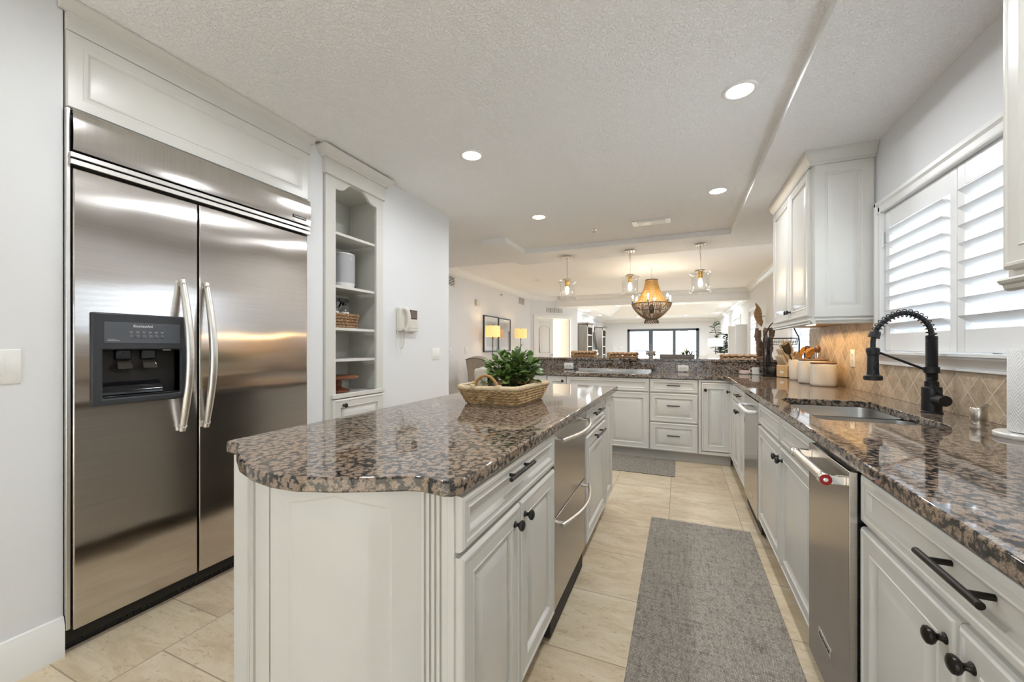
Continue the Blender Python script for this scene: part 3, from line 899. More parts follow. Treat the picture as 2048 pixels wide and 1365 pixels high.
# drawer and two doors next to the bowed end
t = thing('island_base_cabinet', 'cream island cabinet with one drawer over two doors beside the steel drawers', 'cabinet', (-0.9, 1.19, 0))
obj('cabinet_body', MB().box(ib, IX, 0.836, 1.562, 0.105, 0.877), CAB, t)
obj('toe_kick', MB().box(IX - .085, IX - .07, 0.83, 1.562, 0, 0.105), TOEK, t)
d = drawer(t, IF, 0.81, 1.556, 0.735, 0.868); pull(d, IF, 1.055, 1.255, 0.835, BLACK, off=0.03)
d = door(t, IF, 0.81, 1.176, 0.135, 0.722); knob(d, IF, 1.135, 0.67, BLACK)
d = door(t, IF, 1.183, 1.556, 0.135, 0.722); knob(d, IF, 1.22, 0.67, BLACK)
# steel drawer refrigerator
t = thing('drawer_refrigerator', 'two stacked brushed steel drawers with curved bar handles in the island', 'drawer refrigerator', (-0.9, 1.85, 0))
obj('cabinet_body', MB().box(ib, IX - .002, 1.565, 2.145, 0.02, 0.874), GAP, t)
for b0, b1, hz_ in ((0.515, 0.872, 0.832), (0.135, 0.508, 0.482)):
    d = obj('drawer', MB().box(IX - .002, IX + .016, 1.570, 2.135, b0, b1), DWSTEEL, t, bevel=0.0025)
    x0 = IX + 0.016
    pts = [(x0 - .002, 1.62, hz_), (x0 + .028, 1.62, hz_)] + [(x0 + .028 + 0.042 * math.sin(PI * i / 12), 1.60 + (0.50) * i / 12, hz_) for i in range(1, 12)] + [(x0 + .028, 2.10, hz_), (x0 - .002, 2.10, hz_)]
    h = obj('handle', MB().tube([(x0 + .026 + 0.045 * math.sin(PI * i / 20), 1.588 + 0.53 * i / 20, hz_) for i in range(21)], 0.0085, 14)
            .cyl((x0 - .003, 1.61, hz_), (x0 + .034, 1.61, hz_), 0.0075, 12).cyl((x0 - .003, 2.096, hz_), (x0 + .034, 2.096, hz_), 0.0075, 12), SATIN, d)
# end cabinet of the island and end panel
t = thing('island_pull_out_cabinet', 'narrow cream island cabinet with a drawer over a pull-out door, two bar handles', 'cabinet', (-0.9, 2.46, 0))
obj('cabinet_body', MB().box(ib, IX, 2.148, 2.77, 0.105, 0.877), CAB, t)
obj('toe_kick', MB().box(IX - .085, IX - .07, 2.148, 2.77, 0, 0.105), TOEK, t)
d = drawer(t, IF, 2.155, 2.752, 0.735, 0.868); pull(d, IF, 2.335, 2.60, 0.822, BLACK, off=0.03)
d = door(t, IF, 2.155, 2.752, 0.135, 0.722); pull(d, IF, 2.335, 2.60, 0.69, BLACK, off=0.03, c=0.018)
t = thing('island_filler_cabinet', 'narrow plain cream cabinet front at the far end of the island, without handles', 'cabinet', (-0.9, 2.9, 0))
obj('cabinet_body', MB().box(ib, IX, 2.773, 3.06, 0.105, 0.877), CAB, t)
obj('toe_kick', MB().box(IX - .085, IX - .07, 2.773, 3.02, 0, 0.105), TOEK, t)
door(t, IF, 2.772, 3.05, 0.135, 0.868, name='panel')

# ------------------------------------------------------------------ upper cabinets on the right wall
def upper(label, y0, y1, z0, zs, crown=True, split=None, side=True):
    x0 = 0.83
    UF = face_nx(x0)
    t = thing('wall_cabinet', label, 'cabinet', (1.0, (y0 + y1) / 2, z0))
    obj('cabinet_body', MB().box(x0, XR, y0, y1, z0, zs), CAB, t)
    m_ = split or (y0 + y1) / 2
    for a0, a1, ky in ((y0 + .025, m_ - .002, m_ - .035), (m_ + .002, y1 - .012, m_ + .035)):
        d = door(t, UF, a0, a1, z0 + .022, zs - .018)
        knob(d, UF, ky, z0 + .085, BLACK)
    if side:
        SF = face_ny(y0)
        obj('side_panel', MB().rings(x0 + .006, XR - .012, z0 + .012, zs - .012, [(0, 0), (0, .012), (.004, .016), (.058, .016), (.061, .0125), (.070, .0125), (.073, .006), (.079, .0055), (.108, .0165), (.111, .017)], SF), CAB, t, smooth=22)
    # light rail
    pr = [(0, 0), (0.030, 0), (0.034, -.006), (0.030, -.014), (0.022, -.018), (0.020, -.028), (0.012, -.034), (0.0, -.034)]
    lr = MB().prism(pr, y0 - .03, y1, lambda p, a: (x0 - p[0] + .01, a, z0 + p[1]))
    lr.prism(pr, x0 - .02, XR, lambda p, a: (a, y0 - p[0] + .01, z0 + p[1]))
    obj('light_rail', lr, CAB, t, smooth=25)
    if crown:
        pr = [(0, 0), (0.018, 0), (0.020, .018), (0.030, .026), (0.046, .055), (0.052, .062), (0.056, .075), (0.056, .092), (0, .092)]
        zc = zs - .012
        P_ = []
        vs, fs = [], []
        for (o, h) in pr:
            vs += [(x0 - o, y1, zc + h), (x0 - o, y0 - o, zc + h), (XR - .002, y0 - o, zc + h)]
        n = len(pr)
        for k in range(n - 1):
            for i in (0, 1):
                fs.append((k * 3 + i, k * 3 + i + 1, k * 3 + 4 + i, k * 3 + 3 + i))
        obj('crown_moulding', MB().add(vs, fs), CAB, t, smooth=25)
    return t
UC = upper('two door cream wall cabinet with crown moulding between the window and the dining side', 3.27, 4.40, 1.405, 2.452, split=3.80)
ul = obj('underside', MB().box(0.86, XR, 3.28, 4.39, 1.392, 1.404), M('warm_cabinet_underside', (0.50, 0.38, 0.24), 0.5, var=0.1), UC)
ld = obj('under_cabinet_light', MB().box(0.90, 0.94, 3.62, 3.72, 1.380, 1.391), mk_emit('warm_strip', (1.0, 0.72, 0.38), 6.0), UC, bevel=0.002)
lamp('under_cabinet_glow', 'AREA', (1.03, 3.83, 1.370), UNDERCAB_W, (1.0, 0.66, 0.30), UC, size=0.10, shape='RECTANGLE', size_y=1.0, rot=(0, R(18), 0))
upper('cream wall cabinet cropped by the right edge of the photo, beside the sink window', 0.55, 1.53, 1.405, 2.452, split=1.04, side=False)
# ------------------------------------------------------------------ refrigerator
FRX = -2.215            # door skin
t = thing('refrigerator', 'wide built-in steel side by side refrigerator with a black dispenser', 'refrigerator', (-2.55, 1.31, 0))
obj('cabinet_body', MB().box(-2.92, -2.262, 0.765, 1.865, 0.03, 2.165), GAP, t)
obj('side_trim', MB().box(-2.262, -2.222, 0.759, 0.772, 0.10, 2.165), SATIN, t, bevel=0.002)
obj('side_trim', MB().box(-2.262, -2.222, 1.856, 1.870, 0.10, 2.165), WHITEPL, t, bevel=0.002)
gp = obj('grille_panel', MB().grid([[(FRX + 0.012 + o, y, z) for y in (0.772, 1.866)] for o, z in ((-.012, 1.996), (0, 1.998), (0.003, 2.03), (0.003, 2.12), (-0.004, 2.158), (-.012, 2.163))]), mk_steel('grille_steel', (0.66, 0.63, 0.60), 0.14, brush=(3, 300, 3), bs=0.005), t, smooth=60)
for z0, z1 in ((1.970, 1.990), (1.942, 1.963)):
    obj('grille_slat', MB().box(-2.26, FRX + .010, 0.766, 1.868, z0, z1), SATIN, t, bevel=0.002)
bd = obj('badge', MB().box(FRX + .013, FRX + .018, 1.735, 1.832, 2.022, 2.041), BLKPL, gp, bevel=0.004)
text_obj('badge_lettering', 'KitchenAid', 0.0175, WHITETXT, bd, Matrix(((0, 0, 1, FRX + .0182), (1, 0, 0, 1.7835), (0, 1, 0, 2.0318), (0, 0, 0, 1))))
def fdoor(y0, y1, hole=None):
    prof = rrect(0, 1, 0, 1, .01)
    def fn(p, a): return (a, p[0], p[1])
    mb = MB()
    o = [(y0, 0.092), (y1, 0.092), (y1, 1.930), (y0, 1.930)]
    mb.prism(o, FRX - .04, FRX, fn, holes=[hole] if hole else ())
    return mb
DY0, DY1, DZ0, DZ1 = 0.826, 1.160, 0.972, 1.362
hole = [(DY0 + .035, DZ0 + .03), (DY1 - .02, DZ0 + .03), (DY1 - .02, DZ0 + .235), (DY0 + .035, DZ0 + .235)]
d1 = obj('freezer_door', fdoor(0.777, 1.216, hole), FRIDGE, t, bevel=0.004)
d2 = obj('fridge_door', fdoor(1.226, 1.852), FRIDGE, t, bevel=0.004)
for dd, hy in ((d1, 1.146), (d2, 1.250)):
    pts = [(FRX + 0.012 + 0.060 * math.sin(PI * min(1, max(0, i / 24))), hy, 0.815 + 0.725 * i / 24) for i in range(25)]
    rad = [0.013 + 0.005 * math.sin(PI * i / 24) for i in range(25)]
    obj('handle', MB().tube(pts, 0.016, 16, radii=rad).cyl((FRX - .002, hy, 0.835), (FRX + .030, hy, 0.84), 0.012, 14).cyl((FRX - .002, hy, 1.52), (FRX + .030, hy, 1.515), 0.012, 14), SATIN, dd, smooth=60)
# dispenser
dsp = obj('dispenser', MB().prism([(DY0, DZ0), (DY1, DZ0), (DY1, DZ1), (DY0, DZ1)], FRX - .002, FRX + .012, lambda p, a: (a, p[0], p[1]),
          holes=[[(hole[0][0], hole[0][1]), (hole[1][0], hole[1][1]), (hole[2][0], hole[2][1]), (hole[3][0], hole[3][1])]]), CHARC, t, bevel=0.006)
hy0_, hy1_, hz0_, hz1_ = DY0 + .035, DY1 - .02, DZ0 + .03, DZ0 + .235
c = MB()
cx = FRX - .095
c.box(cx - .003, cx, hy0_, hy1_, hz0_, hz1_); c.box(cx, FRX, hy0_ - .004, hy0_, hz0_, hz1_); c.box(cx, FRX, hy1_, hy1_ + .004, hz0_, hz1_)
c.box(cx, FRX, hy0_, hy1_, hz1_, hz1_ + .004); c.box(cx, FRX, hy0_, hy1_, hz0_ - .004, hz0_)
def disp_part(name, mb, mat, **k): return obj(name, mb, mat, dsp, **k)
disp_part('dispenser_cavity', c, BLKPL)
disp_part('control_panel', MB().box(FRX + .0105, FRX + .0135, DY0 + .038, DY1 - .025, DZ1 - .128, DZ1 - .038), GREYPL, bevel=0.002)
text_obj('panel_lettering', 'KitchenAid', 0.0155, WHITETXT, dsp, Matrix(((0, 0, 1, FRX + .0136), (1, 0, 0, 0.994), (0, 1, 0, DZ1 - .053), (0, 0, 0, 1))))
for i in range(6):
    by = 0.952 + i * 0.0225
    disp_part('control_button', MB().lathe([(0.0085, 0), (0.0085, 0.0022), (0.006, 0.003)], (FRX + .0132, by, DZ1 - .098), 18, 'x'), M('button_grey', (0.13, 0.14, 0.155), 0.35, var=0.05))
mk = MB()
for i in range(6):
    by = 0.952 + i * 0.0225
    mk.box(FRX + .0134, FRX + .0139, by - .006, by + .006, DZ1 - .0785, DZ1 - .0770)
    mk.box(FRX + .0134, FRX + .0139, by - .003, by + .003, DZ1 - .0825, DZ1 - .0810)
for i, w_ in ((0, .026), (1, .040)):
    mk.box(FRX + .0134, FRX + .0139, DY0 + .048, DY0 + .048 + w_, DZ1 - .112 - i * .006, DZ1 - .110 - i * .006)
disp_part('panel_markings', mk, M('pale_marking', (0.5, 0.5, 0.5), 0.5, var=0.05))
gl = MB()
dy_ = hy1_ - hy0_
gl.prism([(0, 0)] + [(0.085 * math.cos(a), 0.085 * math.sin(a)) for a in [PI / 2 * i / 10 for i in range(11)]], hy0_ + .004, hy0_ + dy_ * 0.78, lambda p, a: (cx + p[0], a, hz0_ + .012 + p[1] * 0.75))
disp_part('ice_bin', gl, M('gloss_black', (0.008, 0.008, 0.01), 0.07, var=0.1), smooth=30)
for py_ in (hy0_ + .085, hy0_ + .175):
    lv = MB().box(cx + .02, cx + .065, py_ - .028, py_ + .028, hz1_ - .045, hz1_ + .001)
    disp_part('chute', lv, BLKPL, bevel=0.006)
    pd = MB()
    q0 = [(cx + .060, py_ - .022, hz1_ - .050), (cx + .060, py_ + .022, hz1_ - .050), (cx + .078, py_ + .026, hz1_ - .083), (cx + .078, py_ - .026, hz1_ - .083)]
    disp_part('paddle', pd.tube(q0, 0.0018, 8, closed=True).add([q0[0], q0[1], q0[2], q0[3]], [(0, 1, 2, 3)]), M('smoky_paddle', (0.05, 0.045, 0.04), 0.12, 0.3, var=0.1))
disp_part('drip_tray', MB().box(cx, FRX + .006, hy0_, hy1_, hz0_, hz0_ + .008), BLKPL, bevel=0.002)
disp_part('service_label', MB().box(FRX - .06, FRX - .035, hy1_ - .045, hy1_ - .018, hz1_ - .006, hz1_ - .001), WHITEPL)
kg = MB().box(-2.30, -2.272, 0.765, 1.868, 0.0, 0.092)
for i in range(44):
    y_ = 0.80 + i * 0.024
    kg.box(-2.273, -2.268, y_, y_ + .012, 0.012, 0.085)
obj('toe_grille', kg, BLKPL, t)

# cabinet panel over the refrigerator
OF = face_px(-2.238)
t = thing('over_fridge_cabinet', 'cream raised panel cabinet front above the refrigerator with crown moulding', 'cabinet', (-2.5, 1.31, 2.17))
obj('cabinet_body', MB().box(-2.9, -2.242, 0.762, 1.868, 2.168, 2.585), CAB, t)
obj('door', MB().rings(0.762, 1.868, 2.170, 2.474, [(0, 0), (0, .008), (.004, .014), (.045, .0145), (.048, .013), (.058, .0125), (.061, .015), (.066, .010), (.071, .007), (.110, .0135), (.113, .014)], OF), CAB, t, smooth=22)
obj('frieze', MB().box(-2.239, -2.222, 0.760, 1.885, 2.474, 2.560), CAB, t, bevel=0.002)
pr = [(0, 0), (.016, 0), (.018, .008), (.024, .012), (.040, .030), (.044, .034), (.044, .042), (0, .042)]
obj('crown_moulding', MB().prism(pr, 0.742, 1.905, lambda p, a: (-2.236 + p[0], a, 2.546 + p[1])), CAB, t, smooth=25)

# ------------------------------------------------------------------ tall niche cabinet
NX = -2.228
NF = face_px(NX)
y0, y1 = 1.997, 2.583
t = thing('tall_shelf_cabinet', 'tall cream open shelf cabinet with an arched opening in the left wall', 'shelf cabinet', (-2.4, 2.29, 0))
bx = MB().box(-2.595, -2.575, y0, y1, 0.06, 2.56)
bx.box(-2.575, NX - .018, y0, y0 + .02, 0.06, 2.56).box(-2.575, NX - .018, y1 - .02, y1, 0.06, 2.56)
bx.box(-2.575, NX - .02, y0, y1, 2.40, 2.42).box(-2.575, NX - .02, y0, y1, 0.06, 0.08)
obj('cabinet_body', bx, CABIN, t)
o0_, o1_, oz0, ozs = 2.095, 2.503, 0.875, 2.335
arch = [(o0_, oz0), (o1_, oz0), (o1_, ozs - .005), (o1_ - .045, ozs), (o1_ - .075, ozs + .012)]
ac = (o0_ + o1_) / 2
arch += [(o1_ - .105, ozs + .040), (o1_ - .145, ozs + .068), (ac, ozs + .080), (o0_ + .145, ozs + .068), (o0_ + .105, ozs + .040), (o0_ + .075, ozs + .012), (o0_ + .045, ozs), (o0_, ozs - .005)]
arch2 = arch[:3] + [tuple(p)[:2] for p in catmull([(*p, 0) for p in arch[2:13]], 4)][1:]
# face frame: bottom open end at the door below
obj('face_frame', MB().prism([(y0 + .012, 0.07), (y1 - .004, 0.07), (y1 - .004, 2.46), (y0 + .012, 2.46)], NX - .02, NX, lambda p, a: (a, p[0], p[1]), holes=[arch2, [(2.09, 0.12), (2.51, 0.12), (2.51, 0.83), (2.09, 0.83)]]), CAB, t, smooth=30)
obj('shelf_rail', MB().box(NX, NX + .022, 2.055, 2.572, 0.852, 0.884), CAB, t, bevel=0.004)
for z in (2.020, 1.640, 1.336, 1.110):
    obj('shelf', MB().box(-2.574, NX - .022, y0 + .021, y1 - .075, z, z + .02), CAB, t, bevel=0.0015)
obj('shelf', MB().box(-2.574, NX - .02, y0 + .021, y1 - .021, 0.86, 0.876), CAB, t)
hl = MB()
for i in range(30):
    for xx in (-2.54, -2.30):
        hl.cyl((xx, y1 - .0212, 0.95 + i * 0.045), (xx, y1 - .0200, 0.95 + i * 0.045), 0.0028, 8)
obj('shelf_pin_holes', hl, M('pin_hole', (0.28, 0.27, 0.24), 0.6, var=0.05), t)
d = door(t, NF, 2.062, 2.562, 0.10, 0.846); knob(d, NF, 2.148, 0.800, BLACK)
obj('frieze', MB().box(NX - .02, NX + .020, y0 - .004, y1 + .004, 2.405, 2.520), CAB, t, bevel=0.002)
vs, fs = [], []
pr = [(0, 0), (.016, 0), (.018, .010), (.026, .016), (.048, .048), (.052, .056), (.052, .066), (-.01, .066)]
for o, h in pr:
    vs += [(NX - .02, y0 - .004 - o, 2.510 + h), (NX + .02 + o, y0 - .004 - o, 2.510 + h), (NX + .02 + o, y1 + .004 + o, 2.510 + h), (NX - .02, y1 + .004 + o, 2.510 + h)]
for k in range(len(pr) - 1):
    for i in range(3):
        fs.append((k * 4 + i, k * 4 + i + 1, k * 4 + i + 5, k * 4 + i + 4))
obj('crown_moulding', MB().add(vs, fs), CAB, t, smooth=25)

# things on its shelves
def speaker(y, label):
    t = thing('speaker', label, 'speaker', (-2.42, y, 1.661), 'speakers on the shelf')
    def sup(r0, r1, z0, z1, inset=0):
        return MB().lathe([(r0, z0), (r0, z1)], (-2.42, y, 0), 40, sy=1.12)
    obj('base', MB().lathe([(.066, 1.661), (.072, 1.667), (.075, 1.69), (.080, 1.712)], (-2.42, y, 0), 40, sx=.92, sy=1.1), WHITEPL, t, smooth=60)
    obj('grille', MB().lathe([(.080, 1.712), (.0805, 1.72), (.0805, 1.925), (.079, 1.935)], (-2.42, y, 0), 40, sx=.92, sy=1.1), M('grey_speaker_cloth', (0.45, 0.45, 0.46), 0.8, var=0.05, vscale=400), t, smooth=60)
    obj('top', MB().lathe([(.079, 1.935), (.077, 1.942), (.06, 1.944), (.001, 1.944)], (-2.42, y, 0), 40, sx=.92, sy=1.1), WHITEPL, t, smooth=60)
    obj('logo_strip', MB().box(-2.42 + .0735, -2.42 + .0755, y - .0015, y + .0015, 1.885, 1.915), WHITETXT, t)
speaker(2.165, 'grey cylinder speaker behind the shelf frame, left of its twin')
speaker(2.355, 'grey cylinder speaker in full view, right of its twin')
# basket of spray bottles
def wicker_box(name, label, cat, x0, x1, y0_, y1_, z0, z1, mat, rows=6, flare=0.012):
    tt = thing(name, label, cat, ((x0 + x1) / 2, (y0_ + y1_) / 2, z0))
    mb = MB()
    dz = (z1 - z0) / rows
    for k in range(rows):
        z = z0 + dz * (k + .5)
        f = flare * k / rows
        base = rrect(x0 - f, x1 + f, y0_ - f, y1_ + f, 0.025, 4)
        cl = [Vector((p[0], p[1], z)) for p in base]
        # resample evenly and braid
        per = []
        for i in range(len(cl)):
            a, b_ = cl[i], cl[(i + 1) % len(cl)]
            n = max(1, int((b_ - a).length / 0.008))
            for q in range(n): per.append(a.lerp(b_, q / n))
        for s_ in (0, PI):
            pts = []
            for i, p in enumerate(per):
                w_ = i * 0.75 + s_ + k * 0.9
                nx = Vector((p.x - (x0 + x1) / 2, p.y - (y0_ + y1_) / 2, 0)).normalized()
                pts.append(p + nx * (0.0022 * math.cos(w_)) + Vector((0, 0, dz * 0.24 * math.sin(w_))))
            mb.tube(pts, dz * 0.34, 6, closed=True)
    obj('weave', mb, mat, tt, smooth=60)
    obj('base', MB().box(x0 + .004, x1 - .004, y0_ + .004, y1_ - .004, z0 + .001, z0 + .006), mat, tt)
    return tt
wicker_box('wicker_basket', 'brown woven box basket holding spray bottles on the shelf', 'basket', -2.50, -2.315, 2.075, 2.395, 1.358, 1.468, mk_wicker('dark_hyacinth', (0.10, 0.045, 0.02), (0.30, 0.17, 0.08), (0.46, 0.29, 0.15), 50, 80), 5)
def spray(y, label):
    x, z = -2.385, 1.366
    t = thing('spray_bottle', label, 'spray bottle', (x, y, z), 'spray bottles in the shelf basket')
    obj('bottle', MB().lathe([(.030, z), (.036, z + .006), (.036, z + .115), (.030, z + .140), (.014, z + .158), (.013, z + .172)], (x, y, 0), 24), mk_glass('bottle_glass', (0.93, 0.95, 0.93), 0.3) if 'BG' not in globals() else BG, t, smooth=60)
    obj('label', MB().lathe([(.0368, z + .075), (.0368, z + .118)], (x, y, 0), 24, cap=False), WHITEPL, t, smooth=60)
    obj('collar', MB().lathe([(.017, z + .170), (.017, z + .192), (.012, z + .194)], (x, y, 0), 20), BLKPL, t)
    hd = MB().box(x - .011, x + .011, y - .055, y + .038, z + .196, z + .222)
    hd.add([(x - .010, y - .030, z + .197), (x + .010, y - .030, z + .197), (x + .010, y - .022, z + .197), (x - .010, y - .022, z + .197),
            (x - .008, y - .052, z + .152), (x + .008, y - .052, z + .152), (x + .008, y - .046, z + .152), (x - .008, y - .046, z + .152)],
           [(0, 1, 2, 3), (7, 6, 5, 4), (0, 4, 5, 1), (1, 5, 6, 2), (2, 6, 7, 3), (3, 7, 4, 0)])
    obj('trigger_head', hd, BLKPL, t, bevel=0.005)
BG = mk_glass('bottle_glass', (0.93, 0.95, 0.93), 0.3)
spray(2.118, 'black headed spray bottle half hidden by the shelf frame')
spray(2.225, 'black headed spray bottle in the middle of the basket row')
spray(2.322, 'black headed spray bottle at the right end of the basket row')
# candle
cx_, cy2, cz_ = -2.36, 2.155, 1.131
t = thing('candle', 'cream candle in a ribbed clear glass tumbler on the shelf', 'candle', (cx_, cy2, cz_))
obj('wax', MB().lathe([(.036, cz_ + .016), (.044, cz_ + .085), (.001, cz_ + .086)], (cx_, cy2, 0), 28), M('candle_wax', (0.78, 0.68, 0.48), 0.6, var=0.03), t, smooth=50)
obj('glass', MB().lathe([(.033, cz_ + .001), (.037, cz_ + .004), (.047, cz_ + .112), (.045, cz_ + .112), (.036, cz_ + .014)], (cx_, cy2, 0), 28), GLASS, t, smooth=50)
# cake stand
cx_, cy2, cz_ = -2.375, 2.245, 0.878
t = thing('cake_stand', 'turned dark wood cake stand on the lowest shelf', 'cake stand', (cx_, cy2, cz_))
obj('pedestal', MB().lathe([(.088, cz_), (.092, cz_ + .006), (.090, cz_ + .014), (.070, cz_ + .022), (.044, cz_ + .030), (.030, cz_ + .042), (.034, cz_ + .056), (.036, cz_ + .070), (.030, cz_ + .088), (.040, cz_ + .096), (.060, cz_ + .100)], (cx_, cy2, 0), 40), WOODRD, t, smooth=50)
obj('plate', MB().lathe([(.02, cz_ + .099), (.146, cz_ + .101), (.152, cz_ + .108), (.152, cz_ + .118), (.146, cz_ + .122), (.001, cz_ + .121)], (cx_, cy2, 0), 56), WOODRD, t, smooth=40)

# ------------------------------------------------------------------ wall devices on the left wall
x = XL
py0, py1, pz0, pz1 = 2.752, 3.012, 1.352, 1.556
t = thing('door_intercom', 'beige wall intercom phone with a handset, small screen and curled cord', 'intercom', (x, 2.88, 1.45))
obj('housing', MB().box(x, x + .045, py0, py1, pz0, pz1), IVORY, t, bevel=0.008)
obj('screen_bezel', MB().box(x + .044, x + .049, py0 + .125, py0 + .235, pz1 - .092, pz1 - .012), M('brown_bezel', (0.045, 0.03, 0.025), 0.4, var=0.1), t, bevel=0.003)
obj('screen', MB().box(x + .0485, x + .0500, py0 + .135, py0 + .222, pz1 - .083, pz1 - .022), M('dull_screen', (0.16, 0.12, 0.11), 0.15, var=0.05), t)
obj('speaker_panel', MB().box(x + .044, x + .048, py0 + .120, py0 + .240, pz0 + .03, pz1 - .100), IVORY, t, bevel=0.004)
hs = [(x + .058, py0 + .055, pz1 - .008), (x + .082, py0 + .058, pz1 - .035), (x + .092, py0 + .062, (pz0 + pz1) / 2), (x + .082, py0 + .060, pz0 + .038), (x + .060, py0 + .055, pz0 + .010)]
obj('handset', MB().tube(catmull(hs, 5), .02, 14, radii=[.024 - .008 * math.sin(PI * i / 20) for i in range(21)]), IVORY, t, smooth=60)
cd = [(x + .05, py0 + .055, pz0 + .01), (x + .045, py0 + .058, pz0 - .05), (x + .04, py0 + .055, pz0 - .115), (x + .036, py0 + .035, pz0 - .15), (x + .034, py0 + .012, pz0 - .135), (x + .03, py0 - .005, pz0 - .07), (x + .02, py0 + .005, pz0 - .01), (x + .02, py0 + .01, pz0 + .01)]
base = catmull(cd, 26)
cp_ = [p + Vector((.0045 * math.cos(i * 1.1), .0045 * math.sin(i * 1.1), 0)) for i, p in enumerate(base)]
obj('cord', MB().tube(cp_, .0022, 6), IVORY, t, smooth=60)
def plate(label, wall, a, z, w_, h_, cat='light switch', kind='rocker', n=1, group=None, name='light_switch', horizontal=False):
    """wall: fn(a, b, c) -> xyz, c out of the wall"""
    p0 = wall(a, z, 0)
    t = thing(name, label, cat, p0, group)
    fn = lambda aa, bb, cc: wall(a + aa, z + bb, cc)
    obj('cover_plate', MB().rings(-w_ / 2, w_ / 2, -h_ / 2, h_ / 2, [(0, 0), (0, .004), (.004, .0065)], fn), WHITEPL, t)
    for i in range(n):
        off = (i - (n - 1) / 2) * 0.046
        if kind == 'rocker':
            obj('rocker', MB().rings(off - .016, off + .016, -.033, .033, [(0, .005), (0, .0085), (.002, .0095)], fn), WHITEPL, t)
        elif kind == 'toggle':
            obj('toggle', MB().rings(off - .005, off + .005, -.011, .011, [(0, .005), (.001, .016), (.002, .017)], fn), WHITEPL, t)
        else:
            for s_ in (-.019, .019):
                g = (lambda aa, bb, cc: fn(bb + s_, aa + off, cc)) if horizontal else (lambda aa, bb, cc: fn(aa + off, bb + s_, cc))
                r_ = obj('socket', MB().rings(-.014, .014, -.0165, .0165, [(0, .005), (0, .0085), (.003, .009)], g), IVORY, t)
                sl = MB()
                for e in (-.006, .006): sl.rings(e - .001, e + .001, -.002, .006, [(0, .0088), (0, .0094)], g)
                obj('socket_slots', sl, GAP, r_)
    return t
LWALL = lambda a, b, c: (XL + c, a, b)
DWALL = lambda a, b, c: (XDL + c, a, b)
RWALL = lambda a, b, c: (XR - .009 - c, a, b)
PWALL = lambda a, b, c: (a, 5.135 - c, b)
plate('white rocker light switch at the left edge of the photo before the refrigerator', LWALL, 0.590, 1.147, 0.115, 0.125)
plate('double white rocker switch plate low on the wall right of the intercom', LWALL, 3.355, 1.147, 0.125, 0.120, n=2)
plate('white toggle switch on the dining wall next to the kitchen corner', DWALL, 6.23, 1.14, 0.085, 0.120, kind='toggle')
plate('white switch plate on the dining wall above the wing chair', DWALL, 6.80, 1.14, 0.10, 0.125, kind='rocker')
plate('cream double outlet on the granite splash left of the cooktop', PWALL, -1.35, 0.965, 0.122, 0.078, 'outlet', 'outlet', name='outlet', horizontal=True)
plate('cream double outlet on the granite splash right of the cooktop', PWALL, 0.040, 0.962, 0.118, 0.072, 'outlet', 'outlet', name='outlet', horizontal=True)
plate('cream outlet on the diamond tile behind the canisters', RWALL, 3.600, 1.135, 0.075, 0.125, 'outlet', 'outlet', name='outlet')
plate('cream switch plate on the diamond tile partly behind the faucet spray head', RWALL, 3.285, 1.135, 0.075, 0.125)
# ------------------------------------------------------------------ sink window: casing, sash, plantation shutters
w1 = struct('window_1', MB().box(XR + .14, XR + .19, WY0, WY0 + .05, WZ0, WZ1).box(XR + .14, XR + .19, WY1 - .05, WY1, WZ0, WZ1)
            .box(XR + .14, XR + .19, WY0, WY1, WZ0, WZ0 + .05).box(XR + .14, XR + .19, WY0, WY1, WZ1 - .05, WZ1).box(XR + .14, XR + .19, 2.44, 2.50, WZ0, WZ1), TRIM)
obj('pane', MB().box(XR + .162, XR + .167, WY0 + .05, WY1 - .05, WZ0 + .05, WZ1 - .05), WINGLASS, w1)
cas = [(0, 0), (.020, 0), (.022, .006), (.016, .014), (.016, .040), (.020, .046), (.026, .052), (.026, .072), (.022, .076), (0, .076)]
c = MB()
c.prism(cas, WZ0, WZ1 + .076, lambda p, a: (XR - p[0], WY1 + p[1], a))
c.prism(cas, WZ0, WZ1 + .076, lambda p, a: (XR - p[0], WY0 - p[1], a))
c.prism(cas, WY0 - .076, WY1 + .076, lambda p, a: (XR - p[0], a, WZ1 + p[1]))
obj('casing', c, TRIM, w1, smooth=25)
sill = [(0, 1.108), (.016, 1.108), (.022, 1.112), (.022, 1.120), (.014, 1.124), (.013, 1.130), (.034, 1.158), (.040, 1.163), (.042, 1.172), (.050, 1.175), (.050, 1.187), (0, 1.190)]
obj('sill', MB().prism(sill, WY0 - .09, WY1 + .085, lambda p, a: (XR - p[0], a, p[1])), TRIM, w1, smooth=25)
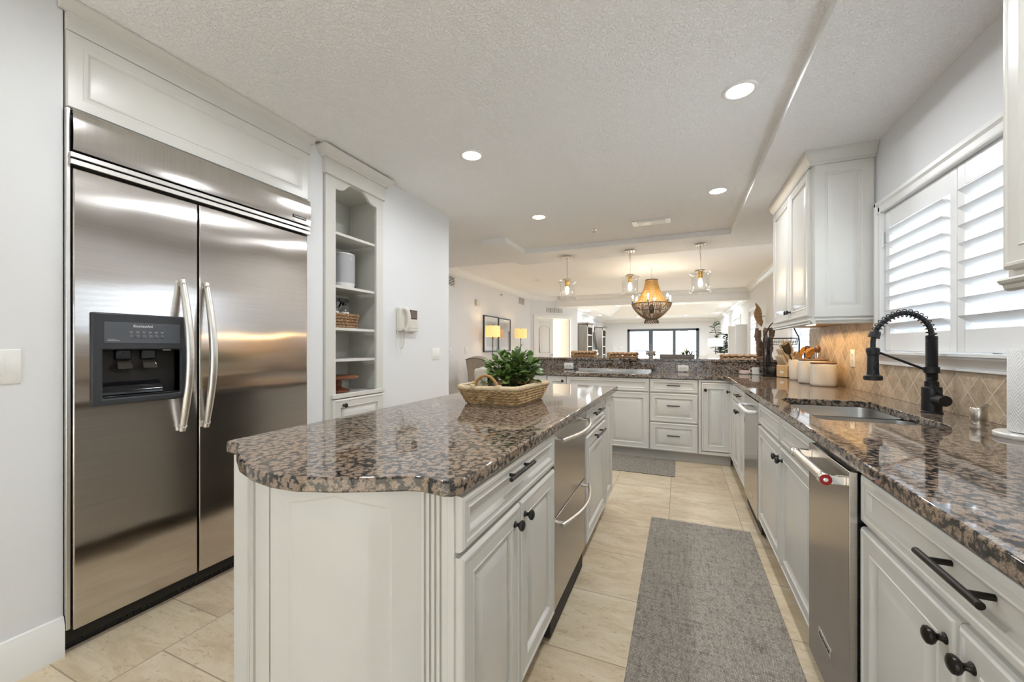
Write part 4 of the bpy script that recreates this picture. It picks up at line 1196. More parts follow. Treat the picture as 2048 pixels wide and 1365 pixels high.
def shutter(label, wall_x, y0, y1, z0, z1, rails=(0.105, 0.105), n=8, lw=0.090, tilt=25, group=None, stile=0.05, th=0.028, rail_name=True):
    """plantation shutter panel on a wall whose room side is at wall_x (facing -x)"""
    xc = wall_x + 0.018
    t = thing('window_shutter', label, 'shutter', (xc, (y0 + y1) / 2, z0), group)
    f = MB()
    f.box(xc - th / 2, xc + th / 2, y0, y0 + stile, z0, z1).box(xc - th / 2, xc + th / 2, y1 - stile, y1, z0, z1)
    f.box(xc - th / 2 + .001, xc + th / 2 - .001, y0 + stile, y1 - stile, z0, z0 + rails[0])
    f.box(xc - th / 2 + .001, xc + th / 2 - .001, y0 + stile, y1 - stile, z1 - rails[1], z1)
    obj('frame', f, SHUT, t, bevel=0.003)
    za, zb = z0 + rails[0], z1 - rails[1]
    a = R(tilt)
    for i in range(n):
        zc = za + (zb - za) * (i + .5) / n
        prof = [(-.5, 0), (-.3, .055), (0, .075), (.3, .055), (.5, 0), (.3, -.055), (0, -.075), (-.3, -.055)]
        pts = []
        for u_, v_ in prof:
            dx, dz = u_ * lw, v_ * lw
            pts.append((dx * math.cos(a) + dz * math.sin(a), -dx * math.sin(a) + dz * math.cos(a)))
        obj('louver', MB().prism(pts, y0 + stile + .004, y1 - stile - .004, lambda p, q: (xc + p[0], q, zc + p[1])), SHUT, t, smooth=50)
    return t
shutter('white louvered window shutter panel next to the cream wall cabinet', XR, 2.468, 3.150, 1.192, 2.045)
shutter('white louvered window shutter panel toward the right edge of the sink window', XR, 1.780, 2.462, 1.192, 2.045)
hg = MB().cyl((XR - .010, 3.149, 1.83), (XR - .010, 3.149, 1.93), .006, 10).cyl((XR - .010, 3.149, 1.30), (XR - .010, 3.149, 1.40), .006, 10)
obj('hinge', hg, SHUT, w1)
# shuttered windows beyond
sh_lab = ['white shutter on the dining window behind the toaster and canisters', 'tall white shutter in front of the driftwood sculpture', 'tall white shutter furthest away near the fiddle leaf tree']
for i, (a, b_, z0, z1) in enumerate(RW):
    wn = struct('window_%d' % (i + 5), MB().box(XDR + .12, XDR + .16, a, a + .05, z0, z1).box(XDR + .12, XDR + .16, b_ - .05, b_, z0, z1).box(XDR + .12, XDR + .16, a, b_, z0, z0 + .05).box(XDR + .12, XDR + .16, a, b_, z1 - .05, z1), TRIM)
    obj('pane', MB().box(XDR + .138, XDR + .143, a + .05, b_ - .05, z0 + .05, z1 - .05), WINGLASS, wn)
    c = MB()
    c.prism(cas, z0 - .07, z1 + .076, lambda p, q: (XDR - p[0], b_ + p[1], q)).prism(cas, z0 - .07, z1 + .076, lambda p, q: (XDR - p[0], a - p[1], q)).prism(cas, a - .07, b_ + .07, lambda p, q: (XDR - p[0], q, z1 + p[1])).prism(cas, a - .07, b_ + .07, lambda p, q: (XDR - p[0], q, z0 - p[1]))
    obj('casing', c, TRIM, wn, smooth=25)
    shutter(sh_lab[i], XDR, a + .006, b_ - .006, z0 + .006, z1 - .006, n=max(9, int((z1 - z0) / 0.105)), lw=0.10, tilt=20, th=0.026)

# ------------------------------------------------------------------ ceiling fixtures
def can(label, x, y, z, r=0.066, power=CAN_W, light=True):
    t = thing('recessed_light', label, 'ceiling light', (x, y, z), 'recessed ceiling lights')
    obj('trim_ring', MB().lathe([(r + .020, 0), (r + .019, -.004), (r + .012, -.007), (r, -.006), (r - .002, -.002)], (x, y, z), 40, cap=False), TRIM, t, smooth=60)
    obj('lens', MB().lathe([(r + .001, -.0025), (.001, -.0030)], (x, y, z), 40), LENS, t)
    if light:
        lamp('can_glow', 'AREA', (x, y, z - .012), power, CAN_COL, t, size=0.12, spread=R(172))
    return t
can('recessed ceiling light nearest above the right aisle', 0.297, 2.43, CEIL_Z)
can('recessed ceiling light nearest above the island left side', -1.37, 2.51, CEIL_Z)
can('recessed ceiling light further back above the right aisle, by the soffit', 0.31, 3.92, CEIL_Z)
can('recessed ceiling light further back above the left end of the island', -1.37, 3.98, CEIL_Z)
can('recessed ceiling light before the refrigerator, above the top edge of the photo', -1.37, 0.96, CEIL_Z)
can('recessed ceiling light over the near right aisle, outside the photo', 0.30, 0.96, CEIL_Z)
can('added dining ceiling light, unseen behind the pendant beam on the left', -1.95, 6.22, DIN_Z, power=11)  # unseen lamp added to brighten the dining walls
can('added dining ceiling light, unseen behind the pendant beam on the right', 0.85, 6.28, DIN_Z, power=9)  # second lamp added out of view for the dining walls
LIVC = [('nearest the header, left of the chandelier', 1235, 612), ('over the left bookcase', 1171, 622), ('deeper along the left bookcase wall', 1198, 631),
        ('nearest the header, right of the chandelier', 1374, 607), ('near the right shutters by the header', 1465, 611), ('deeper by the right shutters', 1447, 625),
        ('deep in the middle above the sliding door, left', 1276, 634), ('deep in the middle above the sliding door, right', 1371, 632)]
def pix(u_, v_, z):
    S_, C_ = 335 / math.hypot(335, 795), 795 / math.hypot(335, 795)
    a, b_ = (u_ - 1024) / FPX, (693.5 - v_) / FPX
    D = (z - CAM_H) / b_
    return D * (-S_ + a * C_), D * (C_ + a * S_)
for lab, u_, v_ in LIVC:
    px_, py_ = pix(u_, v_, LIV_Z)
    can('small recessed living room ceiling light ' + lab, max(-2.95, min(px_, 1.30)), min(py_, 19.0), LIV_Z, 0.06, 15.0)
# ceiling vent, sprinkler, detector
vx, vy = -0.287, 4.62
t = thing('ceiling_vent', 'white rectangular air supply vent in the ceiling between the recessed lights and pendants', 'vent', (vx, vy, CEIL_Z))
obj('frame', MB().box(vx - .20, vx + .20, vy - .085, vy + .085, CEIL_Z - .008, CEIL_Z), TRIM, t, bevel=0.003)
for i in range(9):
    yy = vy - .058 + i * .0145
    obj('slat', MB().box(vx - .145, vx + .145, yy - .004, yy + .004, CEIL_Z - .016, CEIL_Z - .007), TRIM, t)
t = thing('fire_sprinkler', 'small chrome fire sprinkler head in the ceiling left of the vent', 'sprinkler', (-0.925, 4.68, CEIL_Z))
obj('escutcheon', MB().lathe([(.035, 0), (.033, -.004), (.02, -.006)], (-0.925, 4.68, CEIL_Z), 24), CHROME, t)
obj('sprinkler_head', MB().cyl((-0.925, 4.68, CEIL_Z - .005), (-0.925, 4.68, CEIL_Z - .03), .009, 12).lathe([(.004, -.035), (.018, -.036), (.018, -.038), (.004, -.039)], (-0.925, 4.68, CEIL_Z), 16).cyl((-0.935, 4.68, CEIL_Z - .028), (-0.933, 4.68, CEIL_Z - .036), .003, 8).cyl((-0.915, 4.68, CEIL_Z - .028), (-0.917, 4.68, CEIL_Z - .036), .003, 8), NICKEL, t)
px_, py_ = pix(1077, 560, DIN_Z)
t = thing('smoke_detector', 'round white smoke detector on the dining ceiling left of the pendants', 'smoke detector', (px_, py_, DIN_Z))
obj('housing', MB().lathe([(.07, 0), (.068, -.02), (.055, -.035), (.001, -.036)], (px_, py_, DIN_Z), 32), WHITEPL, t, smooth=50)
t = thing('wall_sensor', 'small white sensor box high on the dining wall', 'sensor', (XDL, 7.25, 1.95))
obj('housing', MB().box(XDL, XDL + .05, 7.17, 7.31, 1.97 + .08, 1.97 + .21), IVORY, t, bevel=0.008)
t = thing('wall_sprinkler', 'tiny sidewall sprinkler under the crown moulding on the dining wall', 'sprinkler', (XDL, 8.4, 2.46))
obj('escutcheon', MB().lathe([(.035, 0), (.03, .006), (.012, .008)], (XDL, 8.40, 2.42), 20, 'x'), WHITEPL, t)
obj('sprinkler_head', MB().cyl((XDL, 8.40, 2.42), (XDL + .05, 8.40, 2.42), .012, 12).box(XDL + .045, XDL + .06, 8.385, 8.415, 2.40, 2.445), NICKEL, t)
def wall_vent(label, wall, a0, a1, z0, z1, n=7, dark=True, cols=1):
    t = thing('wall_vent', label, 'vent', wall((a0 + a1) / 2, (z0 + z1) / 2, 0))
    obj('frame', MB().rings(a0 - .025, a1 + .025, z0 - .025, z1 + .025, [(0, 0), (0, .006), (.004, .010), (.022, .010), (.024, .004), (.025, .004)], wall), WHITEPL, t)
    obj('duct', MB().rings(a0, a1, z0, z1, [(0, .004), (.001, .005)], wall), GAP if dark else M('vent_shade', (0.30, 0.30, 0.30), 0.6, var=0.03), t)
    for c_ in range(cols):
        A0, A1 = a0 + (a1 - a0) * c_ / cols + (.012 if cols > 1 else 0), a0 + (a1 - a0) * (c_ + 1) / cols - (.012 if cols > 1 else 0)
        for i in range(n):
            z = z0 + (z1 - z0) * (i + .25) / n
            obj('slat', MB().rings(A0, A1, z, z + (z1 - z0) / n * .5, [(0, .004), (.001, .010)], wall), WHITEPL, t)
    return t
wall_vent('dark slotted air vent high on the dining wall beside the kitchen corner', DWALL, 6.0, 6.36, 2.33, 2.50, 6)
wall_vent('dark slotted air vent high on the dining wall near the far corner', DWALL, 9.55, 9.95, 2.33, 2.50, 6)
GWALL = lambda a, b, c: dg(a, c, b)
wall_vent('wide white return air grille above the white double doors', GWALL, 0.545, 1.135, 2.195, 2.335, 8, False, 4)

# ------------------------------------------------------------------ pendants
def pendant(label, x, y):
    z = SOF_Z
    t = thing('pendant_light', label, 'pendant light', (x, y, z), 'glass pendants over the bar')
    obj('canopy', MB().lathe([(.068, 0), (.068, -.012), (.062, -.020), (.010, -.022)], (x, y, z), 36).lathe([(.006, 0), (.006, -.012), (.003, -.014)], (x - .035, y, z - .02), 10).lathe([(.006, 0), (.006, -.012), (.003, -.014)], (x + .035, y, z - .02), 10), NICKEL, t)
    ch = MB().cyl((x, y, z - .02), (x, y, z - .045), .008, 10)
    for k in range(3):
        zz = z - .058 - k * .026
        ring = [(x + (.009 * math.cos(a) if k % 2 == 0 else 0), y + (.009 * math.cos(a) if k % 2 else 0), zz + .017 * math.sin(a)) for a in [2 * PI * i / 14 for i in range(14)]]
        ch.tube(ring, .0025, 6, closed=True)
    obj('chain', ch, NICKEL, t)
    zt = z - .335
    obj('stem', MB().cyl((x, y, z - .125), (x, y, zt), .0055, 10), NICKEL, t)
    obj('cap', MB().lathe([(.012, .004), (.064, 0), (.066, -.010), (.058, -.022), (.03, -.024)], (x, y, zt), 36), NICKEL, t, smooth=40)
    obj('socket', MB().lathe([(.030, -.022), (.030, -.050), (.027, -.055), (.027, -.105), (.022, -.108)], (x, y, zt), 24), M('aged_brass', (0.55, 0.36, 0.12), 0.3, 0.9, var=0.1), t, smooth=40)
    zs = zt - .014
    prof = [(.050, 0), (.085, -.006), (.125, -.018), (.134, -.030), (.125, -.040), (.104, -.046), (.102, -.07), (.102, -.235), (.106, -.247), (.124, -.253), (.132, -.264), (.124, -.275), (.104, -.278)]
    obj('glass_shade', MB().lathe([(r, h) for r, h in prof], (x, y, zs), 48, cap=False), GLASS, t, smooth=80)
    obj('bulb', MB().lathe([(.010, 0), (.014, -.012), (.024, -.045), (.027, -.068), (.022, -.095), (.012, -.112), (.001, -.117)], (x, y, zt - .100), 20), BULB, t, smooth=80)
    lamp('pendant_glow', 'POINT', (x, y, zt - .165), PENDANT_W, BULB_COL, t, size=0.03)
    return t
pendant('clear glass jar pendant light, leftmost over the bar', -1.50, 5.62)
pendant('clear glass jar pendant light, middle over the bar, left of the chandelier', -0.62, 5.60)
pendant('clear glass jar pendant light, rightmost over the bar', 0.245, 5.60)

# ------------------------------------------------------------------ chandelier
hx_, hy_ = -0.472, 7.69
t = thing('chandelier', 'gold and brown beaded basket chandelier with candle lights over the dining area', 'chandelier', (hx_, hy_, DIN_Z))
obj('canopy', MB().lathe([(.065, 0), (.063, -.012), (.05, -.020), (.012, -.024)], (hx_, hy_, DIN_Z), 32), WHITEPL, t)
obj('stem', MB().cyl((hx_, hy_, DIN_Z - .02), (hx_, hy_, 2.47), .008, 10).tube([(hx_ + .02 * math.cos(a), hy_, 2.455 + .02 * math.sin(a)) for a in [2 * PI * i / 16 for i in range(16)]], .004, 6, closed=True), WHITEPL, t)
BEADG = M('gold_beads', (0.50, 0.31, 0.10), 0.4, 0.25, var=0.3, vscale=60)
BEADB = M('brown_beads', (0.17, 0.115, 0.07), 0.5, var=0.4, vscale=60)
for r_, z_, n_ in ((.105, 2.435, 32), (.350, 2.000, 64), (.10, 1.72, 32)):
    rg = MB().tube([(hx_ + r_ * math.cos(2 * PI * i / n_), hy_ + r_ * math.sin(2 * PI * i / n_), z_) for i in range(n_)], .007, 6, closed=True)
    obj('ring_frame', rg, BRONZE, t)
def strand(mb, a, prof, r0):
    pts = catmull([(hx_ + r * math.cos(a), hy_ + r * math.sin(a), z) for r, z in prof], 5)
    rad = [r0 * (1.0 if i % 2 == 0 else .55) for i in range(len(pts))]
    mb.tube(pts, r0, 5, radii=rad, cap=False)
m1, m2, m3, m4 = MB(), MB(), MB(), MB()
for i in range(64):
    strand(m1, 2 * PI * i / 64, [(.100, 2.43), (.118, 2.34), (.150, 2.24), (.205, 2.12), (.290, 2.01), (.34, 1.995)], .0060)
    strand(m2, 2 * PI * i / 64 + .03, [(.345, 1.995), (.32, 1.93), (.25, 1.84), (.17, 1.765), (.10, 1.72)], .0058)
for i in range(36):
    strand(m3, 2 * PI * i / 36, [(.17, 1.995), (.165, 1.90), (.15, 1.82), (.10, 1.73)], .005)
for i in range(18):
    a = 2 * PI * i / 18
    m4.tube(catmull([(hx_ + .10 * math.cos(a - .13), hy_ + .10 * math.sin(a - .13), 1.72), (hx_ + .125 * math.cos(a - .10), hy_ + .125 * math.sin(a - .10), 1.67), (hx_ + .12 * math.cos(a), hy_ + .12 * math.sin(a), 1.645), (hx_ + .125 * math.cos(a + .10), hy_ + .125 * math.sin(a + .10), 1.67), (hx_ + .10 * math.cos(a + .13), hy_ + .10 * math.sin(a + .13), 1.72)], 4), .0055, 5)
obj('upper_bead_strands', m1, BEADG, t, smooth=60)
obj('lower_bead_strands', m2, BEADB, t, smooth=60)
obj('inner_bead_strands', m3, BEADB, t, smooth=60)
obj('bead_loops', m4, BEADB, t, smooth=60)
obj('hub', MB().lathe([(.02, 2.0), (.05, 1.95), (.05, 1.85), (.02, 1.82)], (hx_, hy_, 0), 16), BRONZE, t)
for i in range(6):
    a = 2 * PI * i / 6 + .42
    ex, ey = hx_ + .345 * math.cos(a), hy_ + .345 * math.sin(a)
    am = obj('candle_arm', MB().tube(catmull([(hx_ + .05 * math.cos(a), hy_ + .05 * math.sin(a), 1.90), (hx_ + .22 * math.cos(a), hy_ + .22 * math.sin(a), 1.90), (ex, ey, 2.0), (ex, ey, 2.03)], 5), .006, 8).lathe([(.008, 2.03), (.024, 2.034), (.020, 2.040)], (ex, ey, 0), 14), BRONZE, t)
    obj('candle_sleeve', MB().cyl((ex, ey, 2.035), (ex, ey, 2.10), .010, 12), IVORY, am)
    obj('bulb', MB().lathe([(.008, 2.098), (.017, 2.115), (.014, 2.135), (.004, 2.155), (.001, 2.158)], (ex, ey, 0), 14), BULB, am, smooth=70)
lamp('chandelier_glow', 'POINT', (hx_, hy_, 2.10), 5.0, (1.0, 0.80, 0.56), t, size=0.10)
for i in range(3):
    a = 2 * PI * i / 3 + .42
    lamp('candle_glow', 'POINT', (hx_ + .39 * math.cos(a), hy_ + .39 * math.sin(a), 2.11), 2.6, (1.0, 0.84, 0.66), t, size=0.03)

# ------------------------------------------------------------------ faucet
fx, fy, fz = 1.073, 2.444, CT1
t = thing('faucet', 'tall black spring neck kitchen faucet behind the sink', 'faucet', (fx, fy, fz))
obj('base', MB().lathe([(.038, 0), (.038, .006), (.035, .008), (.035, .118), (.033, .120)], (fx, fy, fz), 36), BLACK, t)
obj('column', MB().cyl((fx, fy, fz + .118), (fx, fy, fz + .145), .0245, 28).cyl((fx, fy, fz + .145), (fx, fy, 1.268), .0185, 24), BLACK, t)
cl = [(fx + .0195 * math.cos(i * .55), fy + .0195 * math.sin(i * .55), fz + .150 + (1.268 - fz - .150) * i / 660) for i in range(661)]
obj('coil_sleeve', MB().tube(cl, .0022, 5), BLACK, t, smooth=60)
obj('collar', MB().lathe([(.027, 0), (.027, .026), (.024, .028)], (fx, fy, 1.098), 28), BLACK, t)
hose = [(fx, fy, 1.26), (fx - .004, fy, 1.30), (fx - .028, fy, 1.345), (fx - .072, fy, 1.374), (fx - .118, fy, 1.374), (fx - .160, fy, 1.350), (fx - .190, fy, 1.318), (fx - .204, fy, 1.285), (fx - .212, fy, 1.250), (fx - .213, fy, 1.21)]
hp = catmull(hose, 8)
obj('hose', MB().tube(hp, .0105, 14), BLACK, t, smooth=60)
# open spring round the arch
acc = [0]
for a, b_ in zip(hp, hp[1:]): acc.append(acc[-1] + (b_ - a).length)
def at_len(s_):
    for i in range(len(hp) - 1):
        if acc[i + 1] >= s_:
            k = (s_ - acc[i]) / (acc[i + 1] - acc[i]); p = hp[i].lerp(hp[i + 1], k); d_ = (hp[i + 1] - hp[i]).normalized()
            return p, d_
    return hp[-1], Vector((0, 0, -1))
sp_ = []
SL = 0.325
NT = 17
for i in range(NT * 14 + 1):
    p, d_ = at_len(0.005 + (SL - .005) * i / (NT * 14))
    nrm = Vector((0, 1, 0)); bn = d_.cross(nrm).normalized()
    th_ = 2 * PI * i / 14
    sp_.append(p + (nrm * math.cos(th_) + bn * math.sin(th_)) * .0175)
obj('spring', MB().tube(sp_, .0022, 6), BLACK, t, smooth=60)
p, d_ = at_len(SL + .004)
obj('spring_cap', MB().tube([p - d_ * .012, p + d_ * .014], .021, 24, radii=[.021, .0235]), BLACK, t)
sx_ = fx - .213
sh = obj('spray_head', MB().lathe([(.018, 1.215), (.024, 1.213), (.024, 1.180), (.0215, 1.176), (.0225, 1.10), (.024, 1.085), (.036, 1.078), (.0365, 1.062), (.034, 1.058), (.016, 1.056)], (sx_, fy, 0), 32), BLACK, t, smooth=30)
obj('spray_button', MB().box(sx_ - .006, sx_ + .006, fy - .031, fy - .020, 1.11, 1.15), BLKPL, sh, bevel=0.003)
obj('docking_arm', MB().cyl((sx_ + .01, fy, 1.197), (fx - .02, fy, 1.112), .0055, 12).lathe([(.0265, 1.19), (.0265, 1.208), (.024, 1.21)], (sx_, fy, 0), 28), BLACK, t)
hd = Vector((0.10, -0.99, 0)).normalized()
h0 = Vector((fx, fy, fz + .064)) + hd * .025
hn = obj('handle', MB().cyl(h0, h0 + hd * .062, .024, 32), BLACK, t, bevel=0.002)
obj('lever', MB().cyl(h0 + hd * .045 + Vector((0, 0, .020)), h0 + hd * .030 + Vector((-.030, .0, .080)), .0042, 10), BLACK, hn)
# soap dispenser
qx, qy = 1.085, 2.155
t = thing('soap_pump', 'brushed nickel soap pump set in the counter right of the faucet', 'soap dispenser', (qx, qy, CT1))
obj('collar', MB().lathe([(.026, 0), (.026, .004), (.019, .006), (.019, .016)], (qx, qy, CT1), 28), NICKEL, t)
obj('pump_head', MB().lathe([(.023, .014), (.0245, .018), (.0245, .062), (.022, .066), (.001, .067)], (qx, qy, CT1), 32), NICKEL, t, smooth=40)
obj('spout', MB().tube([(qx - .0, qy - .016, CT1 + .058), (qx - .010, qy - .045, CT1 + .072), (qx - .014, qy - .072, CT1 + .082)], .006, 12, radii=[.0045, .0055, .0075]), NICKEL, t)
# paper towel holder
tx_, ty_ = 1.08, 1.88
t = thing('paper_towel_holder', 'white paper towel roll on a round marble base at the right edge of the counter', 'paper towel holder', (tx_, ty_, CT1))
obj('base', MB().lathe([(.087, 0), (.090, .004), (.090, .014), (.086, .018), (.001, .0185)], (tx_, ty_, CT1), 56), M('white_marble', (0.74, 0.72, 0.69), 0.25, var=0.06, vscale=9), t, smooth=40)
obj('post', MB().cyl((tx_, ty_, CT1 + .018), (tx_, ty_, CT1 + .34), .008, 14).sphere((tx_, ty_, CT1 + .345), .014), CHROME, t)
mt, nt_, bs_ = new_mat('embossed_paper')
bs_.inputs['Base Color'].default_value = (0.84, 0.84, 0.83, 1); bs_.inputs['Roughness'].default_value = 0.9
vv = nd(nt_, 'ShaderNodeTexCoord'); spx = nd(nt_, 'ShaderNodeSeparateXYZ'); lk(nt_, vv.outputs['Object'], spx.inputs[0])
an = math_n(nt_, 'MULTIPLY', math_n(nt_, 'ARCTAN2', spx.outputs['Y'], spx.outputs['X']), 1.3)
zz_ = math_n(nt_, 'MULTIPLY', spx.outputs['Z'], 13.0)
fa = math_n(nt_, 'ABSOLUTE', math_n(nt_, 'SUBTRACT', math_n(nt_, 'FRACT', an), 0.5)); fb = math_n(nt_, 'ABSOLUTE', math_n(nt_, 'SUBTRACT', math_n(nt_, 'FRACT', zz_), 0.5))
dd_ = math_n(nt_, 'SINE', math_n(nt_, 'MULTIPLY', math_n(nt_, 'ADD', fa, fb), 38.0))
bump(nt_, bs_, dd_, 0.35, 0.004)
obj('paper_roll', MB().lathe([(.02, .022), (.0555, .021), (.057, .024), (.057, .294), (.0555, .297), (.02, .297)], (tx_, ty_, CT1), 64), mt, t, smooth=40)
# ------------------------------------------------------------------ island: woven tray basket, plant, towel
t = thing('wicker_tray', 'woven seagrass tray basket with bent rattan handles on the island', 'basket', (-0.905, 2.05, CT1))
bc = (-0.905, 2.055); bw, bl = 0.165, 0.215; rotb = R(-2)
def bpt(x, y, z): 
    return Vector((bc[0] + x * math.cos(rotb) - y * math.sin(rotb), bc[1] + x * math.sin(rotb) + y * math.cos(rotb), z))
def loop_at(f, z, r=0.05, step=0.007):
    base = rrect(-bw * f, bw * f, -bl * f, bl * f, r, 6)
    out = []
    for i in range(len(base)):
        a, b_ = Vector((*base[i], 0)), Vector((*base[(i + 1) % len(base)], 0))
        n = max(1, round((b_ - a).length / step))
        for q in range(n):
            p = a.lerp(b_, q / n); out.append((p, z))
    return out
mb = MB()
NR = 5
for k in range(NR):
    f = 0.93 + 0.16 * (k + .5) / NR
    z = CT1 + .010 + .074 * (k + .5) / NR
    L = loop_at(f, z)
    for s_ in (0, PI):
        pts = []
        for i, (p, z_) in enumerate(L):
            w_ = i * .60 + s_ + k * 1.3
            nrm = p.normalized()
            q = p + nrm * (.0042 * math.cos(w_) + random.uniform(-.0008, .0008))
            pts.append(bpt(q.x, q.y, z_ + .0046 * math.sin(w_)))
        mb.tube(pts, .0066, 6, closed=True)
obj('woven_sides', mb, BASKETM, t, smooth=60)
mb = MB()
L = loop_at(1.08, CT1 + .092, step=.006)
pts = [bpt(p.x, p.y, z + .003 * math.sin(i * .05)) for i, (p, z) in enumerate(L)]
mb.tube(pts, .013, 10, closed=True, radii=[.0128 + .0016 * (i % 2) + random.uniform(-.0006, .0006) for i in range(len(pts))])
obj('wrapped_rim', mb, RIMM, t, smooth=60)
obj('base', MB().prism([tuple(bpt(p[0], p[1], 0))[:2] for p in rrect(-bw * .93, bw * .93, -bl * .93, bl * .93, .05)], CT1 + .001, CT1 + .012), BASKETM, t)
HND = mk_wood('bent_rattan', (0.30, 0.14, 0.035), (0.46, 0.25, 0.08), (30, 30, 30), 0.35, 0.05)
for sy_ in (-1, 1):
    yy = sy_ * bl * 1.08
    hpnts = [bpt(-.072, yy, CT1 + .085), bpt(-.060, yy, CT1 + .118), bpt(-.030, yy, CT1 + .148), bpt(.0, yy, CT1 + .156), bpt(.030, yy, CT1 + .148), bpt(.060, yy, CT1 + .118), bpt(.072, yy, CT1 + .085)]
    obj('handle', MB().tube(catmull(hpnts, 6), .0075, 12), HND, t, smooth=60)
    for xx in (-.074, .074):
        wr = MB()
        for k in range(4):
            c0 = bpt(xx + (k - 1.5) * .006, yy, CT1 + .092)
            ring = [bpt(xx + (k - 1.5) * .007, yy + .0155 * math.cos(a), CT1 + .093 + .0155 * math.sin(a)) for a in [2 * PI * i / 16 for i in range(16)]]
            wr.tube(ring, .0035, 6, closed=True)
        obj('handle_binding', wr, RIMM, t, smooth=60)
# potted plant
pc = Vector((-0.875, 2.09, CT1 + .013))
t = thing('potted_plant', 'bushy green leafy plant in a dark wicker pot standing in the tray basket', 'plant', tuple(pc))
mb = MB()
for k in range(7):
    r_ = .056 + .022 * k / 6
    pts = [(pc.x + (r_ + .002 * math.cos(i * 1.3 + k * 2)) * math.cos(2 * PI * i / 72), pc.y + (r_ + .002 * math.cos(i * 1.3 + k * 2)) * math.sin(2 * PI * i / 72), pc.z + .006 + k * .0105) for i in range(72)]
    mb.tube(pts, .0062, 6, closed=True)
obj('pot', mb, mk_wicker('dark_twig', (0.03, 0.014, 0.008), (0.10, 0.05, 0.03), (0.20, 0.12, 0.08), 80, 120), t, smooth=60)
obj('soil', MB().lathe([(.066, pc.z + .055), (.001, pc.z + .060)], (pc.x, pc.y, 0), 24), M('potting_moss', (0.035, 0.03, 0.018), 0.9, var=0.5, vscale=90, bmp=0.5), t)
rnd = random.Random(11)
def leaf(mb, p, d, up, L, Wd, curl=0.25):
    d = d.normalized(); s_ = d.cross(up)
    if s_.length < 1e-3: s_ = Vector((1, 0, 0))
    s_.normalize(); n = s_.cross(d).normalized()
    rows = []
    for i in range(7):
        t_ = i / 6
        w_ = Wd * max(.06, math.sin(PI * min(1, t_ * 0.96 + .02)) ** 0.62) * (0.45 + 0.55 * t_) * 0.72
        c_ = p + d * (L * t_) - n * (curl * L * t_ * t_)
        rows.append([c_ - s_ * w_ + n * (w_ * .28), c_, c_ + s_ * w_ + n * (w_ * .28)])
    mb.grid(rows)
    # thickness comes from a solidify on the whole foliage
fol, stm = MB(), MB()
top0 = pc + Vector((0, 0, .062))
for i in range(58):
    th_ = rnd.uniform(0, 2 * PI); ph = math.acos(rnd.uniform(-0.22, 1.0))
    rr_ = rnd.uniform(.105, .142)
    tip = top0 + Vector((math.sin(ph) * math.cos(th_) * rr_ * 1.08, math.sin(ph) * math.sin(th_) * rr_ * 1.08, math.cos(ph) * rr_ * 1.12 + .050))
    mid_ = top0.lerp(tip, .5) + Vector((0, 0, .03 * (1 - abs(math.cos(ph)))))
    b0 = top0 + Vector((rnd.uniform(-.03, .03), rnd.uniform(-.03, .03), -.01))
    path = catmull([b0, mid_, tip], 6)
    stm.tube(path, .0014, 5)
    for k in range(5):
        q = path[min(len(path) - 1, 5 + int(k * 1.9))]
        dr = (tip - top0).normalized() * .55 + Vector((rnd.uniform(-1, 1), rnd.uniform(-1, 1), rnd.uniform(-.5, .8)))
        leaf(fol, q, dr, Vector((rnd.uniform(-.4, .4), rnd.uniform(-.4, .4), 1)), rnd.uniform(.040, .060), rnd.uniform(.028, .038), rnd.uniform(.05, .4))
    leaf(fol, tip, (tip - mid_), Vector((rnd.uniform(-.6, .6), rnd.uniform(-.6, .6), 1)), rnd.uniform(.042, .058), .034, .15)
fo = obj('foliage', fol, LEAF, t, smooth=70)
so = fo.modifiers.new('thick', 'SOLIDIFY'); so.thickness = .0006
obj('stems', stm, M('stem_green', (0.09, 0.13, 0.04), 0.6, var=0.2), t)
# folded towel standing in the tray
t = thing('linen_towel', 'folded cream linen towel standing in the tray basket beside the plant', 'towel', (-1.02, 2.02, CT1 + .013))
fold = [(-.040, 0), (-.044, .06), (-.038, .135), (-.028, .172), (-.012, .180), (.002, .160), (.006, .10), (.004, .02), (.010, .02), (.014, .10), (.020, .145), (.030, .150), (.036, .11), (.038, .0)]
fp = [Vector((p[0], 0, p[1])) for p in fold]
fpp = catmull(fp, 4)
rows = []
for j in range(7):
    off = (j / 6 - .5) * .13
    lean = Matrix.Rotation(R(-14), 3, 'Y')
    rz = Matrix.Rotation(R(62), 3, 'Z')
    rows.append([rz @ (lean @ Vector((p.x, off, max(0, p.z * (1 - .10 * abs(j / 6 - .5))) + .004 * math.sin(j + i * .4)))) + Vector((-1.005, 2.06, CT1 + .016)) for i, p in enumerate(fpp)])
to = obj('towel_cloth', MB().grid(rows), LINEN, t, smooth=70)
so = to.modifiers.new('thick', 'SOLIDIFY'); so.thickness = .004

